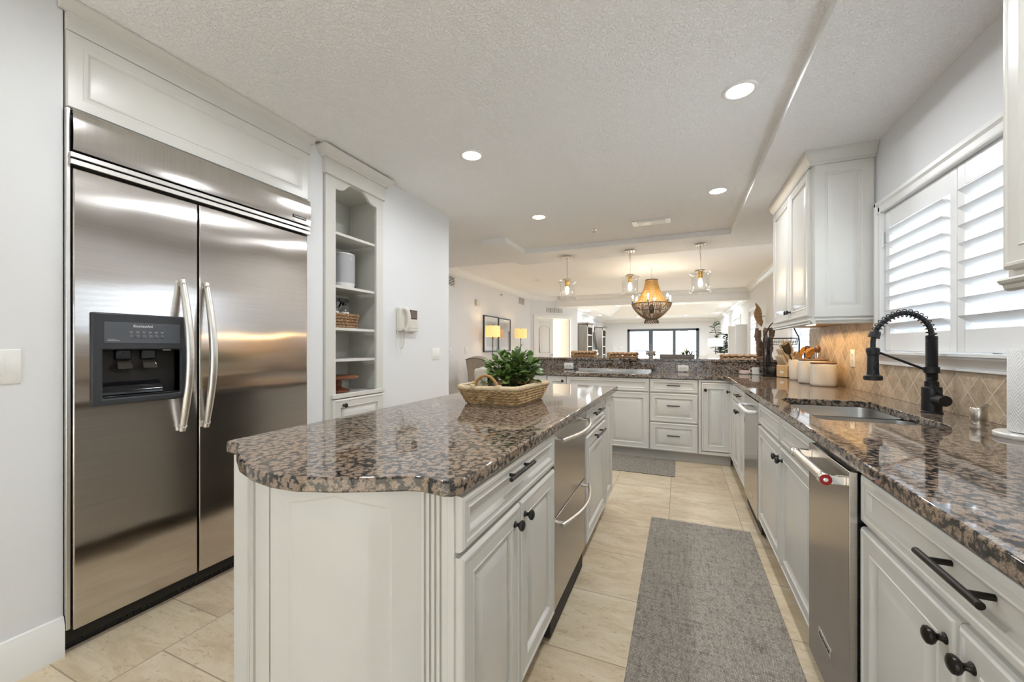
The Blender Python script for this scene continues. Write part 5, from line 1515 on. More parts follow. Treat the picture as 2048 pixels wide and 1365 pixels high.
# ------------------------------------------------------------------ cooktop with pop-up vent
t = thing('cooktop', 'black glass cooktop with a low steel downdraft vent bar on the peninsula', 'cooktop', (-0.78, 4.85, CT1))
obj('glass_top', MB().box(-1.22, -0.31, 4.60, 5.02, CT1, CT1 + .006), M('black_ceramic_glass', (0.01, 0.01, 0.011), 0.05, var=0.1), t, bevel=0.003)
obj('steel_trim', MB().box(-1.235, -0.295, 4.588, 4.602, CT1, CT1 + .009).box(-1.235, -0.295, 5.018, 5.032, CT1, CT1 + .009).box(-1.235, -1.218, 4.588, 5.032, CT1, CT1 + .009).box(-0.312, -0.295, 4.588, 5.032, CT1, CT1 + .009), STEEL, t, bevel=0.002)
obj('downdraft_vent', MB().box(-1.20, -0.31, 5.045, 5.115, CT1, CT1 + .030), STEEL, t, bevel=0.004)
for (x_, y_, r_) in ((-1.0, 4.72, .075), (-1.0, 4.91, .09), (-0.55, 4.72, .09), (-0.55, 4.91, .075), (-0.77, 4.81, .06)):
    obj('burner_ring', MB().tube([(x_ + r_ * math.cos(a), y_ + r_ * math.sin(a), CT1 + .0062) for a in [2 * PI * i / 40 for i in range(40)]], .0012, 4, closed=True), M('ring_grey', (0.12, 0.12, 0.12), 0.4, var=0.05), t)

# ------------------------------------------------------------------ counter objects by the tile wall
def rot_at(mb, loc, rz): return mb.xf(Matrix.Translation(Vector(loc)) @ Matrix.Rotation(rz, 4, 'Z'))
def canister(label, x, y, r, h_, lid=True):
    t = thing('canister', label, 'canister', (x, y, CT1), 'stoneware canisters')
    n = 48
    def se(r_, z):       # squared-off oval section
        out = []
        for i in range(n):
            a = 2 * PI * i / n
            ca, sa = math.cos(a), math.sin(a)
            k = (abs(ca) ** 3.2 + abs(sa) ** 3.2) ** (-1 / 3.2)
            out.append((r_ * .86 * k * ca, r_ * k * sa, z))
        return out
    L = [(.90, 0), (.97, .006), (1.0, .02), (1.0, .5 * h_), (1.0, h_ - .012), (.985, h_ - .003), (.95, h_)]
    vs, fs = [], []
    for f, z in L: vs += se(r * f, z)
    for k in range(len(L) - 1):
        for i in range(n): fs.append((k * n + i, k * n + (i + 1) % n, (k + 1) * n + (i + 1) % n, (k + 1) * n + i))
    fs.append(tuple(range(n - 1, -1, -1))); fs.append(tuple((len(L) - 1) * n + i for i in range(n)))
    rz = R(-18)
    obj('jar', rot_at(MB().add(vs, fs), (x, y, CT1), rz), STONEW, t, smooth=45)
    vs, fs = [], []
    L = [(.93, h_ - .001), (.99, h_ + .001), (1.0, h_ + .006), (.98, h_ + .010), (.5, h_ + .011)]
    for f, z in L: vs += se(r * f, z)
    for k in range(len(L) - 1):
        for i in range(n): fs.append((k * n + i, k * n + (i + 1) % n, (k + 1) * n + (i + 1) % n, (k + 1) * n + i))
    fs.append(tuple((len(L) - 1) * n + i for i in range(n)))
    obj('lid', rot_at(MB().add(vs, fs), (x, y, CT1), rz), WOODDK, t, smooth=45)
    st = MB().box(-.0005, .0005, -.006, .006, 0, .006)
    return t
canister('shorter cream stoneware canister with a dark wood lid, in front of its taller twin', 1.035, 3.80, 0.098, 0.172)
canister('taller cream stoneware canister with a dark wood lid, behind the shorter one', 1.03, 4.045, 0.118, 0.190)
kx, ky = 0.985, 4.36
t = thing('utensil_crock', 'cream stoneware crock beside the knife block holding spatulas and wooden spoons', 'crock', (kx, ky, CT1))
obj('jar', MB().lathe([(.046, 0), (.051, .004), (.054, .02), (.060, .182), (.058, .186), (.055, .184), (.050, .03), (.001, .028)], (kx, ky, CT1), 40), STONEW, t, smooth=50)
def utensil(name, label, base, tip, head, mat, cat='utensil'):
    t = thing(name, label, cat, base, 'utensils in the crock')
    b_, e = Vector(base), Vector(tip)
    obj('shaft', MB().cyl(b_, e, .005, 10), mat, t)
    d_ = (e - b_).normalized()
    side = d_.cross(Vector((.55, -.83, 0))).normalized()
    nn = d_.cross(side).normalized()
    rows = []
    L, Wd, cup = head
    for i in range(9):
        t_ = i / 8
        if name == 'spatula': w_ = Wd * (.35 + .65 * min(1, t_ * 3)) * (1 if t_ < .96 else .93)
        else: w_ = Wd * max(.08, math.sin(PI * (.08 + .88 * t_)))
        c_ = e + d_ * (L * t_)
        rows.append([c_ + side * (w_ * s_) + nn * (cup * (1 - s_ * s_) * math.sin(PI * t_)) for s_ in (-1, -.6, 0, .6, 1)])
    h_ = obj('head', MB().grid(rows), mat, t, smooth=60)
    so = h_.modifiers.new('thick', 'SOLIDIFY'); so.thickness = .005; so.offset = 0
ORWD = mk_wood('olive_wood', (0.48, 0.22, 0.05), (0.66, 0.36, 0.11), (20, 20, 60), 0.4, 0.05)
z0 = CT1 + .032
utensil('spatula', 'black flat spatula leaning left out of the crock', (kx + .02, ky, z0), (kx - .058, ky - .02, CT1 + .235), (.105, .040, 0), BLKPL)
utensil('wooden_spoon', 'wooden spoon standing upright in the crock', (kx - .01, ky + .01, z0), (kx + .028, ky - .03, CT1 + .225), (.082, .024, .008), ORWD)
utensil('wooden_spoon', 'large wooden spoon leaning right out of the crock over the canister', (kx - .02, ky - .01, z0), (kx + .066, ky - .05, CT1 + .200), (.105, .036, .012), ORWD)
utensil('wooden_spoon', 'broad wooden paddle behind the leaning spoon', (kx - .01, ky + .02, z0), (kx + .08, ky + .01, CT1 + .215), (.09, .040, .003), ORWD)
utensil('tongs', 'steel kitchen tongs standing at the left rim of the crock', (kx - .01, ky - .01, z0), (kx - .022, ky - .035, CT1 + .215), (.05, .018, .004), CHROME)
def mill(label, x, y, h_, r_, body):
    t = thing('pepper_mill', label, 'pepper mill', (x, y, CT1))
    obj('body', MB().lathe([(r_, 0), (r_ * 1.02, .01), (r_ * .9, h_ * .35), (r_ * .95, h_ * .72), (r_, h_ * .80)], (x, y, CT1), 28), body, t, smooth=50)
    obj('knob', MB().lathe([(r_ * .55, h_ * .80), (r_ * .9, h_ * .86), (r_ * .95, h_ * .93), (r_ * .6, h_ * .985), (.001, h_)], (x, y, CT1), 24), WOODDK, t, smooth=60)
mill('steel pepper mill with a dark knob behind the taller canister', 1.10, 4.20, 0.315, 0.024, CHROME)
mill('black pepper mill with a round dark knob behind the crock', 1.095, 4.475, 0.315, 0.026, BLKPL)
# knife block (profile in its own plane, turned to face the aisle)
kb = (1.035, 4.735)
t = thing('knife_block', 'beech knife block full of pale handled knives next to the utensil crock', 'knife block', (*kb, CT1))
rz = math.atan2(-.55, -.83)
Mx = Matrix.Translation(Vector((*kb, CT1))) @ Matrix.Rotation(rz, 4, 'Z') @ Matrix.Scale(1.15, 4)
prof = [(-.045, .004), (.105, .004), (.105, .098), (-.004, .225), (-.045, .195)]
obj('block', MB().prism(prof, -.055, .055, lambda p, a: (p[0], a, p[1])).xf(Mx), WOODLT, t, bevel=0.002)
obj('base_pad', MB().box(-.043, .103, -.053, .053, 0, .005).xf(Mx), BLKPL, t)
obj('name_label', MB().box(.1048, .1062, -.018, .018, .035, .052).xf(Mx), WHITEPL, t)
fd = Vector((-.109, 0, .127)).normalized(); nd_ = Vector((.127, 0, .109)).normalized()
k = 0
KH = mk_wood('pale_knife_handle', (0.62, 0.50, 0.34), (0.74, 0.62, 0.46), (40, 40, 40), 0.4, 0.03)
for r_ in range(4):
    nk = (6, 4, 3, 3)[r_]
    for c_ in range(nk):
        s_ = .018 + r_ * .040
        yy = -.044 + .088 * (c_ + .5) / nk
        p0 = Vector((.105, yy, .098)) + fd * s_
        Lk = (.085, .115, .125, .13)[r_]
        ax = (nd_ * .75 + Vector((.0, 0, .62))).normalized()
        kt = thing('knife', ('steak knife with a pale handle in the lowest row of the knife block', 'pale handled knife in the second row of the knife block', 'pale handled knife in the third row of the knife block', 'large pale handled knife in the top row of the knife block')[r_], 'knife', tuple(Mx @ p0), 'knives in the block')
        w_ = .0065 if r_ == 0 else .0085
        up_ = ax.cross(Vector((0, 1, 0))).normalized()
        vv = []
        for q in (p0 - ax * .0, p0 + ax * Lk):
            for a_, b_ in ((-1, -1), (1, -1), (1, 1), (-1, 1)):
                vv.append(q + Vector((0, 1, 0)) * (w_ * .62 * a_) + up_ * (w_ * 1.35 * b_))
        obj('handle', MB().add(vv, [(3, 2, 1, 0), (4, 5, 6, 7), (0, 1, 5, 4), (1, 2, 6, 5), (2, 3, 7, 6), (3, 0, 4, 7)]).xf(Mx), KH, kt, bevel=0.003)
        rv = MB()
        for q in (.25, .5, .75):
            c0 = p0 + ax * (Lk * q)
            rv.cyl(c0 - Vector((0, w_ * .64, 0)), c0 + Vector((0, w_ * .64, 0)), .0018, 8)
        obj('rivets', rv.xf(Mx), CHROME, kt)
# two tier wire basket
qx, qy = 0.985, 4.955
t = thing('wire_basket_stand', 'two tier black wire basket stand with a hoop handle in the counter corner', 'basket stand', (qx, qy, CT1))
def wire_basket(z, r0, r1, h_, n=26):
    mb = MB()
    for f in (0, .45, 1):
        r_ = r0 + (r1 - r0) * f
        mb.tube([(qx + r_ * math.cos(2 * PI * i / 40), qy + r_ * math.sin(2 * PI * i / 40), z + h_ * f) for i in range(40)], .0032 if f != .45 else .0018, 6, closed=True)
    for i in range(n):
        a = 2 * PI * i / n
        mb.cyl((qx + r0 * math.cos(a), qy + r0 * math.sin(a), z), (qx + r1 * math.cos(a), qy + r1 * math.sin(a), z + h_), .0016, 5)
    for i in range(-5, 6):
        y_ = i * r0 / 6; hw = math.sqrt(max(0, r0 * r0 - y_ * y_))
        mb.cyl((qx - hw, qy + y_, z), (qx + hw, qy + y_, z), .0016, 5)
    return mb
obj('lower_basket', wire_basket(CT1 + .035, .115, .145, .075), BLACK, t)
obj('upper_basket', wire_basket(1.238, .135, .150, .068), BLACK, t)
fr = MB()
for s_ in (-1, 1):
    fr.tube(catmull([(qx + s_ * .118, qy, CT1 + .002), (qx + s_ * .152, qy, CT1 + .06), (qx + s_ * .156, qy, 1.10), (qx + s_ * .158, qy, 1.29), (qx + s_ * .135, qy, 1.36), (qx + s_ * .085, qy, 1.46), (qx, qy, 1.50)], 8), .006, 8)
for a in (PI / 4, 3 * PI / 4, 5 * PI / 4, 7 * PI / 4):
    fr.cyl((qx + .10 * math.cos(a), qy + .10 * math.sin(a), CT1), (qx + .112 * math.cos(a), qy + .112 * math.sin(a), CT1 + .036), .005, 8)
obj('frame', fr, BLACK, t)
# coffee maker
cx_, cy2 = 0.845, 4.86
t = thing('coffee_maker', 'slim glossy black coffee maker left of the knife block', 'coffee maker', (cx_, cy2, CT1))
GB = M('gloss_black_body', (0.010, 0.010, 0.012), 0.08, var=0.1)
obj('base', MB().box(cx_ - .055, cx_ + .085, cy2 - .09, cy2 + .06, CT1, CT1 + .022), GB, t, bevel=0.008)
obj('column', MB().box(cx_ - .010, cx_ + .032, cy2 + .0, cy2 + .055, CT1 + .02, 1.30), GB, t, bevel=0.010)
obj('drip_platform', MB().box(cx_ - .055, cx_ + .060, cy2 - .085, cy2 + .01, CT1 + .115, CT1 + .125), GB, t, bevel=0.003)
obj('platform_leg', MB().cyl((cx_ - .045, cy2 - .07, CT1 + .02), (cx_ - .045, cy2 - .07, CT1 + .117), .006, 10).cyl((cx_ - .018, cy2 - .07, CT1 + .02), (cx_ - .018, cy2 - .07, CT1 + .117), .006, 10), GB, t)
obj('carafe', MB().lathe([(.052, 0), (.060, .01), (.064, .05), (.052, .09), (.044, .10)], (cx_ + .045, cy2 - .035, CT1 + .022), 28), M('smoked_glass', (0.03, 0.025, 0.022), 0.06, var=0.1), t, smooth=50)
# mug and small puck speaker
mx_, my_ = 0.765, 5.03
t = thing('mug', 'small white mug next to the pink puck on the counter', 'mug', (mx_, my_, CT1))
obj('cup', MB().lathe([(.028, 0), (.034, .003), (.036, .01), (.037, .075), (.035, .076), (.033, .012), (.001, .010)], (mx_, my_, CT1), 32), WHITEPL, t, smooth=45)
obj('handle', MB().tube(catmull([(mx_ - .034, my_ - .005, CT1 + .06), (mx_ - .052, my_ - .007, CT1 + .058), (mx_ - .056, my_ - .008, CT1 + .036), (mx_ - .050, my_ - .007, CT1 + .020), (mx_ - .034, my_ - .005, CT1 + .016)], 5), .004, 8), WHITEPL, t)
obj('saucer', MB().lathe([(.02, 0), (.048, .004), (.050, .006), (.02, .003)], (mx_ + .04, my_ - .02, CT1), 28), WHITEPL, t)
sx2, sy2 = 0.665, 5.05
t = thing('puck_speaker', 'low pink and white round puck speaker left of the mug', 'speaker', (sx2, sy2, CT1))
obj('base', MB().lathe([(.048, 0), (.056, .008), (.057, .022)], (sx2, sy2, CT1), 36), WHITEPL, t, smooth=50)
obj('fabric_top', MB().lathe([(.057, .022), (.055, .034), (.044, .042), (.001, .044)], (sx2, sy2, CT1), 36), M('pink_fabric', (0.62, 0.44, 0.39), 0.85, var=0.06, vscale=300), t, smooth=60)

# ------------------------------------------------------------------ on the raised bar
BZ = 1.074
vx_, vy_ = -0.345, 5.48
t = thing('glass_vase', 'clear glass urn vase half filled with pale shells on the bar', 'vase', (vx_, vy_, BZ))
obj('foot', MB().lathe([(.062, 0), (.064, .006), (.050, .012), (.020, .016)], (vx_, vy_, BZ), 36), GLASS, t, smooth=50)
obj('glass', MB().lathe([(.030, .014), (.060, .028), (.071, .055), (.069, .085), (.056, .115), (.053, .145), (.062, .172), (.071, .182)], (vx_, vy_, BZ), 40, cap=False), GLASS, t, smooth=80)
sh = MB(); rnd = random.Random(3)
for i in range(170):
    z = rnd.uniform(.026, .088); rmax = (.052 if z < .035 else .064 if z < .075 else .058)
    a = rnd.uniform(0, 2 * PI); r_ = rmax * math.sqrt(rnd.uniform(.2, 1))
    sh.sphere((vx_ + r_ * math.cos(a), vy_ + r_ * math.sin(a), BZ + z), rnd.uniform(.006, .010), 7, 5, (1, rnd.uniform(.6, 1), rnd.uniform(.5, .9)))
so_ = obj('shell_filling', sh, M('pale_shells', (0.52, 0.46, 0.40), 0.6, var=0.4, vscale=90), t, smooth=60)
so_['kind'] = 'stuff'
t = thing('planter_tray', 'long low grey wooden planter tray on the bar in front of the sliding door', 'planter', (-0.02, 5.50, BZ))
px0, px1 = -0.235, 0.175
obj('trough', MB().prism([(px0, 5.44), (px1, 5.44), (px1, 5.56), (px0, 5.56)], BZ + .001, BZ + .044, holes=[[(px0 + .008, 5.448), (px1 - .008, 5.448), (px1 - .008, 5.552), (px0 + .008, 5.552)]]), GREYWD, t, bevel=0.002)
obj('soil', MB().box(px0 + .008, px1 - .008, 5.448, 5.552, BZ + .002, BZ + .032), M('potting_moss', (0.035, 0.03, 0.018)), t)
for i, (x_, h_, lab) in enumerate(((0.045, .05, 'short spiky succulent at the left of the planter tray cluster'), (0.085, .105, 'tall branching succulent in the planter tray'), (0.125, .06, 'drooping succulent at the right of the planter tray cluster'))):
    t = thing('succulent', lab, 'plant', (x_, 5.5, BZ + .03), 'succulents in the planter')
    mb = MB(); rnd = random.Random(i)
    for k in range(9):
        a = rnd.uniform(0, 2 * PI); tl = rnd.uniform(.3, 1.0)
        tip = Vector((x_ + .035 * tl * math.cos(a), 5.5 + .03 * math.sin(a), BZ + .03 + h_ * rnd.uniform(.5, 1)))
        b_ = Vector((x_, 5.5, BZ + .028))
        mb.tube(catmull([b_, b_.lerp(tip, .5) + Vector((0, 0, .012)), tip], 4), .004, 7, radii=[.003, .0045, .005, .005, .005, .0045, .004, .003, .001])
    obj('leaves', mb, LEAFDK, t, smooth=60)
# driftwood sculpture
dx_, dy_ = 0.925, 5.47
t = thing('driftwood_sculpture', 'tall cluster of brown driftwood pieces standing at the right end of the bar', 'sculpture', (dx_, dy_, BZ))
obj('base', MB().lathe([(.085, 0), (.088, .012), (.07, .03), (.03, .035)], (dx_, dy_, BZ), 9), DRIFT, t)
rnd = random.Random(21)
for (bx_, by_, tx2, ty2, h_, r_) in ((-.055, 0, -.085, .0, .36, .028), (-.02, .02, -.06, .01, .33, .024), (.0, -.02, .005, -.02, .365, .028), (.03, .0, .0, .02, .30, .024), (.045, -.01, .062, -.01, .365, .030), (.06, .02, .085, .02, .34, .024), (-.03, -.03, .04, -.03, .24, .018), (.04, -.03, -.02, -.03, .20, .018)):
    P0, P1 = Vector((dx_ + bx_, dy_ + by_, BZ + .02)), Vector((dx_ + tx2, dy_ + ty2, BZ + h_))
    r_ *= 1.2
    ptsx = [P0.lerp(P1, k / 7) + Vector((rnd.uniform(-.008, .008), rnd.uniform(-.008, .008), 0)) for k in range(8)]
    obj('driftwood_piece', MB().tube(catmull(ptsx, 3), r_, 9, radii=[r_ * rnd.uniform(.72, 1.1) for _ in range(22)], flat=.7), DRIFT, t, smooth=50)
# woven leaf ornament on the wall beyond
lx, ly, lz = XDR, 9.25, 1.85
t = thing('woven_leaf_ornament', 'brown woven leaf shaped wall ornament above the driftwood sculpture', 'wall ornament', (lx, ly, lz))
mb = MB(); rows = []
for i in range(13):
    t_ = i / 12
    w_ = .105 * math.sin(PI * (.03 + .94 * t_)) ** .8
    c_ = Vector((lx - .20 + .12 * t_, ly - .12, lz + .15 - .29 * t_))
    rows.append([c_ + Vector((w_ * .55 * s_ + .03 * (1 - abs(s_)), w_ * .55 * s_ + .05 * (1 - abs(s_)), .10 * s_)) for s_ in (-1, -.5, 0, .5, 1)])
lf = obj('woven_blade', MB().grid(rows), RATTAN, t, smooth=50)
so = lf.modifiers.new('thick', 'SOLIDIFY'); so.thickness = .014
obj('stem', MB().tube([(lx, ly, lz - .02), (lx - .10, ly - .10, lz - .05), (lx - .09, ly - .12, lz - .13)], .008, 8), RATTAN, t)
# floor mats
t = thing('floor_mat', 'long grey woven runner mat on the floor between island and sink', 'mat', (0.12, 1.6, 0))
obj('mat', MB().prism([(-.185, .25), (.425, .25), (.425, 3.0), (-.185, 3.0)], .0005, .006), RUG, t, bevel=0.002)
t = thing('floor_mat', 'short grey woven mat on the floor before the cooktop', 'mat', (-0.6, 4.3, 0))
obj('mat', MB().prism([(-1.15, 4.0), (-.04, 4.0), (-.04, 4.575), (-1.15, 4.575)], .0005, .006), RUG, t, bevel=0.002)
# ------------------------------------------------------------------ rattan bar stools behind the bar
def bar_stool(label, x, y, rz, w_=.235, top=1.125):
    t = thing('bar_stool', label, 'bar stool', (0, 0, 0), 'rattan stools at the bar')
    ST = mk_stool_wood
    # built facing -y (towards the bar), back at +y
    rows = []
    mb = MB()
    for k in range(9):
        z = .70 + (top - .70) * k / 8
        bulge = 1 + .06 * math.sin(PI * k / 8)
        pts = [(w_ * bulge * math.cos(a), .20 * bulge * math.sin(a) + .02 * k / 8, z) for a in [R(-8) + R(196) * i / 40 for i in range(41)]]
        mb.tube([Vector(p) + Vector((0, 0, .008 * math.sin(i * 1.4 + k * PI))) for i, p in enumerate(pts)], .026, 6)
    obj('backrest', mb, RATTAN, t, smooth=60)
    obj('back_rail', MB().tube([((w_ + .004) * math.cos(a), .224 * math.sin(a) + .02, top + .004 * math.sin(a * 9)) for a in [R(-6) + R(192) * i / 60 for i in range(61)]], .021, 10), RATTAN, t, smooth=60)
    obj('seat', MB().prism(rrect(-.22, .22, -.22, .20, .08), .66, .70), RATTAN, t, bevel=0.01)
    for lx_, ly_ in ((-.18, -.18), (.18, -.18), (-.18, .17), (.18, .17)):
        obj('leg', MB().cyl((lx_, ly_, .66), (lx_ * 1.15, ly_ * 1.15, 0), .019, 10, .014), ST, t)
    fr_ = [(-.20, -.20, .22), (.20, -.20, .22), (.20, .19, .22), (-.20, .19, .22)]
    obj('footrest', MB().tube(fr_, .011, 8, closed=True), ST, t)
    t.location = (x, y, 0); t.rotation_euler = (0, 0, rz)
    return t
mk_stool_wood = mk_wood('dark_stool_wood', (0.05, 0.03, 0.02), (0.12, 0.07, 0.045))
bar_stool('woven rattan bar stool back behind the bar, leftmost by the bedroom doors', -1.35, 6.06, R(25), .175, 1.125)
bar_stool('woven rattan bar stool back behind the bar, left of the glass vase', -0.775, 6.05, R(12), .205, 1.108)
bar_stool('wide woven rattan bar stool back behind the bar, beside the driftwood sculpture', 0.79, 6.05, R(0), .265, 1.09)

# ------------------------------------------------------------------ dining side
def wing_chair():
    t = thing('wing_chair', 'beige upholstered wing chair with dark nailhead trim against the dining wall', 'armchair', (-3.10, 6.20, 0))
    o = Vector((-3.10, 6.20, 0)); rz = Matrix.Rotation(R(114), 4, 'Z'); T_ = Matrix.Translation(o) @ rz
    # local: faces -y
    obj('seat', MB().prism(rrect(-.30, .30, -.36, .26, .05), .30, .47).xf(T_), TWEED, t, bevel=0.03)
    obj('backrest', MB().prism([(.14, .42), (.24, .42), (.33, .98), (.31, 1.02), (.26, 1.03), (.22, .98)], -.27, .27, lambda p, a: (a, p[0], p[1])).xf(T_), TWEED, t, bevel=0.025)
    for s_ in (-1, 1):
        wing = [(.26, .42), (-.30, .42), (-.30, .62), (-.16, .66), (-.09, .74), (-.06, .86), (-.03, .97), (.05, 1.03), (.20, 1.045), (.31, 1.02)]
        cw = [tuple(p)[:2] for p in catmull([(*p, 0) for p in wing], 3)]
        wg = obj('wing', MB().prism(cw, .27 * s_, .36 * s_, lambda p, a: (a, p[0], p[1])).xf(T_), TWEED, t, bevel=0.02)
        nl = MB()
        for p in catmull([(*p, 0) for p in wing[2:]], 9):
            nl.sphere((.362 * s_, p.x + .018, p.y - .02), .0065, 7, 5)
        obj('nailheads', nl.xf(T_), BRONZE, wg)
    for lx_, ly_ in ((-.26, -.30), (.26, -.30), (-.26, .22), (.26, .22)):
        obj('leg', MB().cyl((lx_, ly_, .30), (lx_, ly_, 0), .024, 10, .016).xf(T_), mk_stool_wood, t)
wing_chair()
def dining_chair(label, x, y, rz, ring=True, h_=.93, group=None):
    t = thing('dining_chair', label, 'chair', (x, y, 0), group)
    T_ = Matrix.Translation(Vector((x, y, 0))) @ Matrix.Rotation(rz, 4, 'Z')
    obj('seat', MB().prism(rrect(-.24, .24, -.25, .22, .04), .40, .50).xf(T_), LINEN, t, bevel=0.02)
    obj('backrest', MB().prism([(.16, .46), (.23, .46), (.30, h_ - .03), (.28, h_), (.245, h_ - .01)], -.235, .235, lambda p, a: (a, p[0], p[1])).xf(T_), LINEN, t, bevel=0.02)
    if ring:
        rg_ = obj('ring_pull', MB().tube([(.040 * math.cos(a), .318 + 0.0, h_ - .115 + .048 * math.sin(a)) for a in [2 * PI * i / 24 for i in range(24)]], .005, 8, closed=True).box(-.013, .013, .285, .322, h_ - .075, h_ - .045).xf(T_), BRONZE, t)
    for lx_, ly_ in ((-.21, -.21), (.21, -.21), (-.21, .19), (.21, .19)):
        obj('leg', MB().cyl((lx_, ly_, .41), (lx_, ly_, 0), .022, 10, .015).xf(T_), mk_stool_wood, t)
dining_chair('cream dining chair with a dark ring pull on its back, left of the potted plant', -2.46, 5.20, R(195) + PI)
# dining chair with white throw, seen over the bar
t_ = thing('sheepskin_throw', 'fluffy white throw heaped on a seat back behind the bar, below the white lamp', 'throw', (0.62, 7.85, 0.0))
mb = MB()
rnd = random.Random(5)
rows = []
for i in range(15):
    row = []
    for j in range(11):
        a = PI * j / 10
        x_ = 0.62 + (i / 14 - .5) * .62
        env = .035 + .07 * math.sin(PI * i / 14) + .02 * math.sin(i * 1.9)
        row.append((x_ + rnd.uniform(-.012, .012), 7.85 - .09 * math.cos(a), .99 + env * math.sin(a) + rnd.uniform(-.008, .008)))
    rows.append([(row[0][0], row[0][1], .55)] + row + [(row[-1][0], row[-1][1], .55)])
obj('fleece', MB().grid(rows), M('white_fleece', (0.80, 0.79, 0.76), 0.95, bmp=0.8, bscale=60), t_, smooth=70)
dining_chair('cream dining chair under the fluffy white throw, seen over the bar', 0.62, 7.62, 0, False, .99)
# console
cz = .875
t = thing('console_table', 'grey brown wooden console along the dining wall under the framed art', 'console table', (-3.60, 8.1, 0))
obj('top', MB().box(-3.83, -3.38, 6.95, 9.25, cz - .04, cz), GREYWD, t, bevel=0.004)
obj('cabinet_body', MB().box(-3.82, -3.42, 7.02, 9.18, .12, cz - .04), GREYWD, t)
for i in range(4):
    y_ = 7.04 + i * .54
    d = obj('door', MB().rings(y_, y_ + .52, .16, cz - .06, [(0, 0), (0, .014), (.05, .016), (.055, .008), (.06, .008)], lambda a, b, c: (-3.42 + c, a, b)), GREYWD, t)
    obj('knob', MB().lathe(KNOBP, (-3.405, y_ + .06, .50), 14, 'x'), BRONZE, d)
for lx_, ly_ in ((-3.79, 7.05), (-3.45, 7.05), (-3.79, 9.15), (-3.45, 9.15)):
    obj('leg', MB().box(lx_ - .025, lx_ + .025, ly_ - .025, ly_ + .025, 0, .12), GREYWD, t)
# lamps
ms, nts, bss = new_mat('lit_lampshade')
bss.inputs['Base Color'].default_value = (0.72, 0.60, 0.42, 1); bss.inputs['Roughness'].default_value = 0.9
bss.inputs['Emission Color'].default_value = (1.0, 0.58, 0.20, 1); bss.inputs['Emission Strength'].default_value = 0.42
tl = nd(nts, 'ShaderNodeBsdfTranslucent'); tl.inputs['Color'].default_value = (0.75, 0.58, 0.36, 1)
mx_s = nd(nts, 'ShaderNodeMixShader'); mx_s.inputs[0].default_value = .3
lk(nts, bss.outputs[0], mx_s.inputs[1]); lk(nts, tl.outputs[0], mx_s.inputs[2]); lk(nts, mx_s.outputs[0], nts.nodes['Material Output'].inputs['Surface'])
def table_lamp(label, x, y):
    t = thing('table_lamp', label, 'lamp', (x, y, cz), 'lamps on the console')
    obj('base', MB().lathe([(.075, 0), (.085, .02), (.085, .075), (.070, .095), (.012, .100)], (x, y, cz), 28), M('pale_ceramic', (0.55, 0.52, 0.48), 0.4, var=0.15, vscale=30), t, smooth=40)
    obj('stem', MB().cyl((x, y, cz + .09), (x, y, cz + .60), .007, 10).lathe([(.012, cz + .50), (.012, cz + .52)], (x, y, 0), 12), BRONZE, t)
    obj('lamp_shade', MB().lathe([(.142, cz + .545), (.148, cz + .55), (.148, cz + .76), (.145, cz + .765), (.143, cz + .755), (.143, cz + .55)], (x, y, 0), 40, cap=False), ms, t, smooth=40)
    obj('finial', MB().cyl((x, y, cz + .60), (x, y, cz + .77), .004, 8).sphere((x, y, cz + .778), .010, 10, 6), BRONZE, t)
    obj('bulb', MB().sphere((x, y, cz + .65), .03, 14, 8), BULB, t)
    lamp('lamp_glow', 'POINT', (x, y, cz + .66), 3.0, (1.0, 0.70, 0.40), t, size=0.04)
table_lamp('glowing amber drum shade table lamp, the nearer one in front of the framed art', -3.50, 7.30)
table_lamp('glowing amber drum shade table lamp, the farther one right of the framed art', -3.50, 8.84)
# framed art
def mk_art(name, seed, warm):
    m, nt, b = new_mat(name)
    v = objco(nt, (1, 1, .5))
    n1 = noise(nt, v, 5 + seed, 5, 0.7, 1.5); n2 = noise(nt, objco(nt, (1, 6, 1)), 6, 3)
    f = math_n(nt, 'ADD', math_n(nt, 'MULTIPLY', n1.outputs['Fac'], .7), math_n(nt, 'MULTIPLY', n2.outputs['Fac'], .3))
    cols = [(0.30, (0.06, 0.10, 0.18)), (0.42, (0.34, 0.36, 0.38)), (0.52, (0.62, 0.58, 0.50)), (0.62, (0.55, 0.36, 0.16) if warm else (0.45, 0.44, 0.42)), (0.75, (0.72, 0.70, 0.66))]
    lk(nt, ramp(nt, f, cols), b.inputs['Base Color'])
    b.inputs['Roughness'].default_value = 0.6
    return m
def picture(label, y0, y1, z0, z1, art):
    t = thing('framed_picture', label, 'picture', (XDL, (y0 + y1) / 2, (z0 + z1) / 2), 'framed pictures over the console')
    wfn = lambda a, b, c: (XDL + c, a, b)
    obj('frame', MB().rings(y0, y1, z0, z1, [(0, 0), (0, .035), (.024, .035), (.026, .020)], wfn), M('dark_frame', (0.03, 0.035, 0.042), 0.35, var=0.1), t)
    obj('mount', MB().rings(y0 + .026, y1 - .026, z0 + .026, z1 - .026, [(0, .018), (0, .0205)], wfn), WHITETXT, t)
    obj('artwork', MB().rings(y0 + .13, y1 - .13, z0 + .11, z1 - .11, [(0, .020), (0, .0215)], wfn), art, t)
    obj('glazing', MB().rings(y0 + .025, y1 - .025, z0 + .025, z1 - .025, [(0, .026), (0, .028)], wfn), GLASS, t)
picture('framed abstract print in blue grey behind the nearer table lamp', 7.52, 8.25, 1.105, 1.89, mk_art('abstract_blue', 0, False))
picture('framed abstract print in grey and ochre between the two table lamps', 8.26, 8.95, 1.105, 1.88, mk_art('abstract_ochre', 2, True))

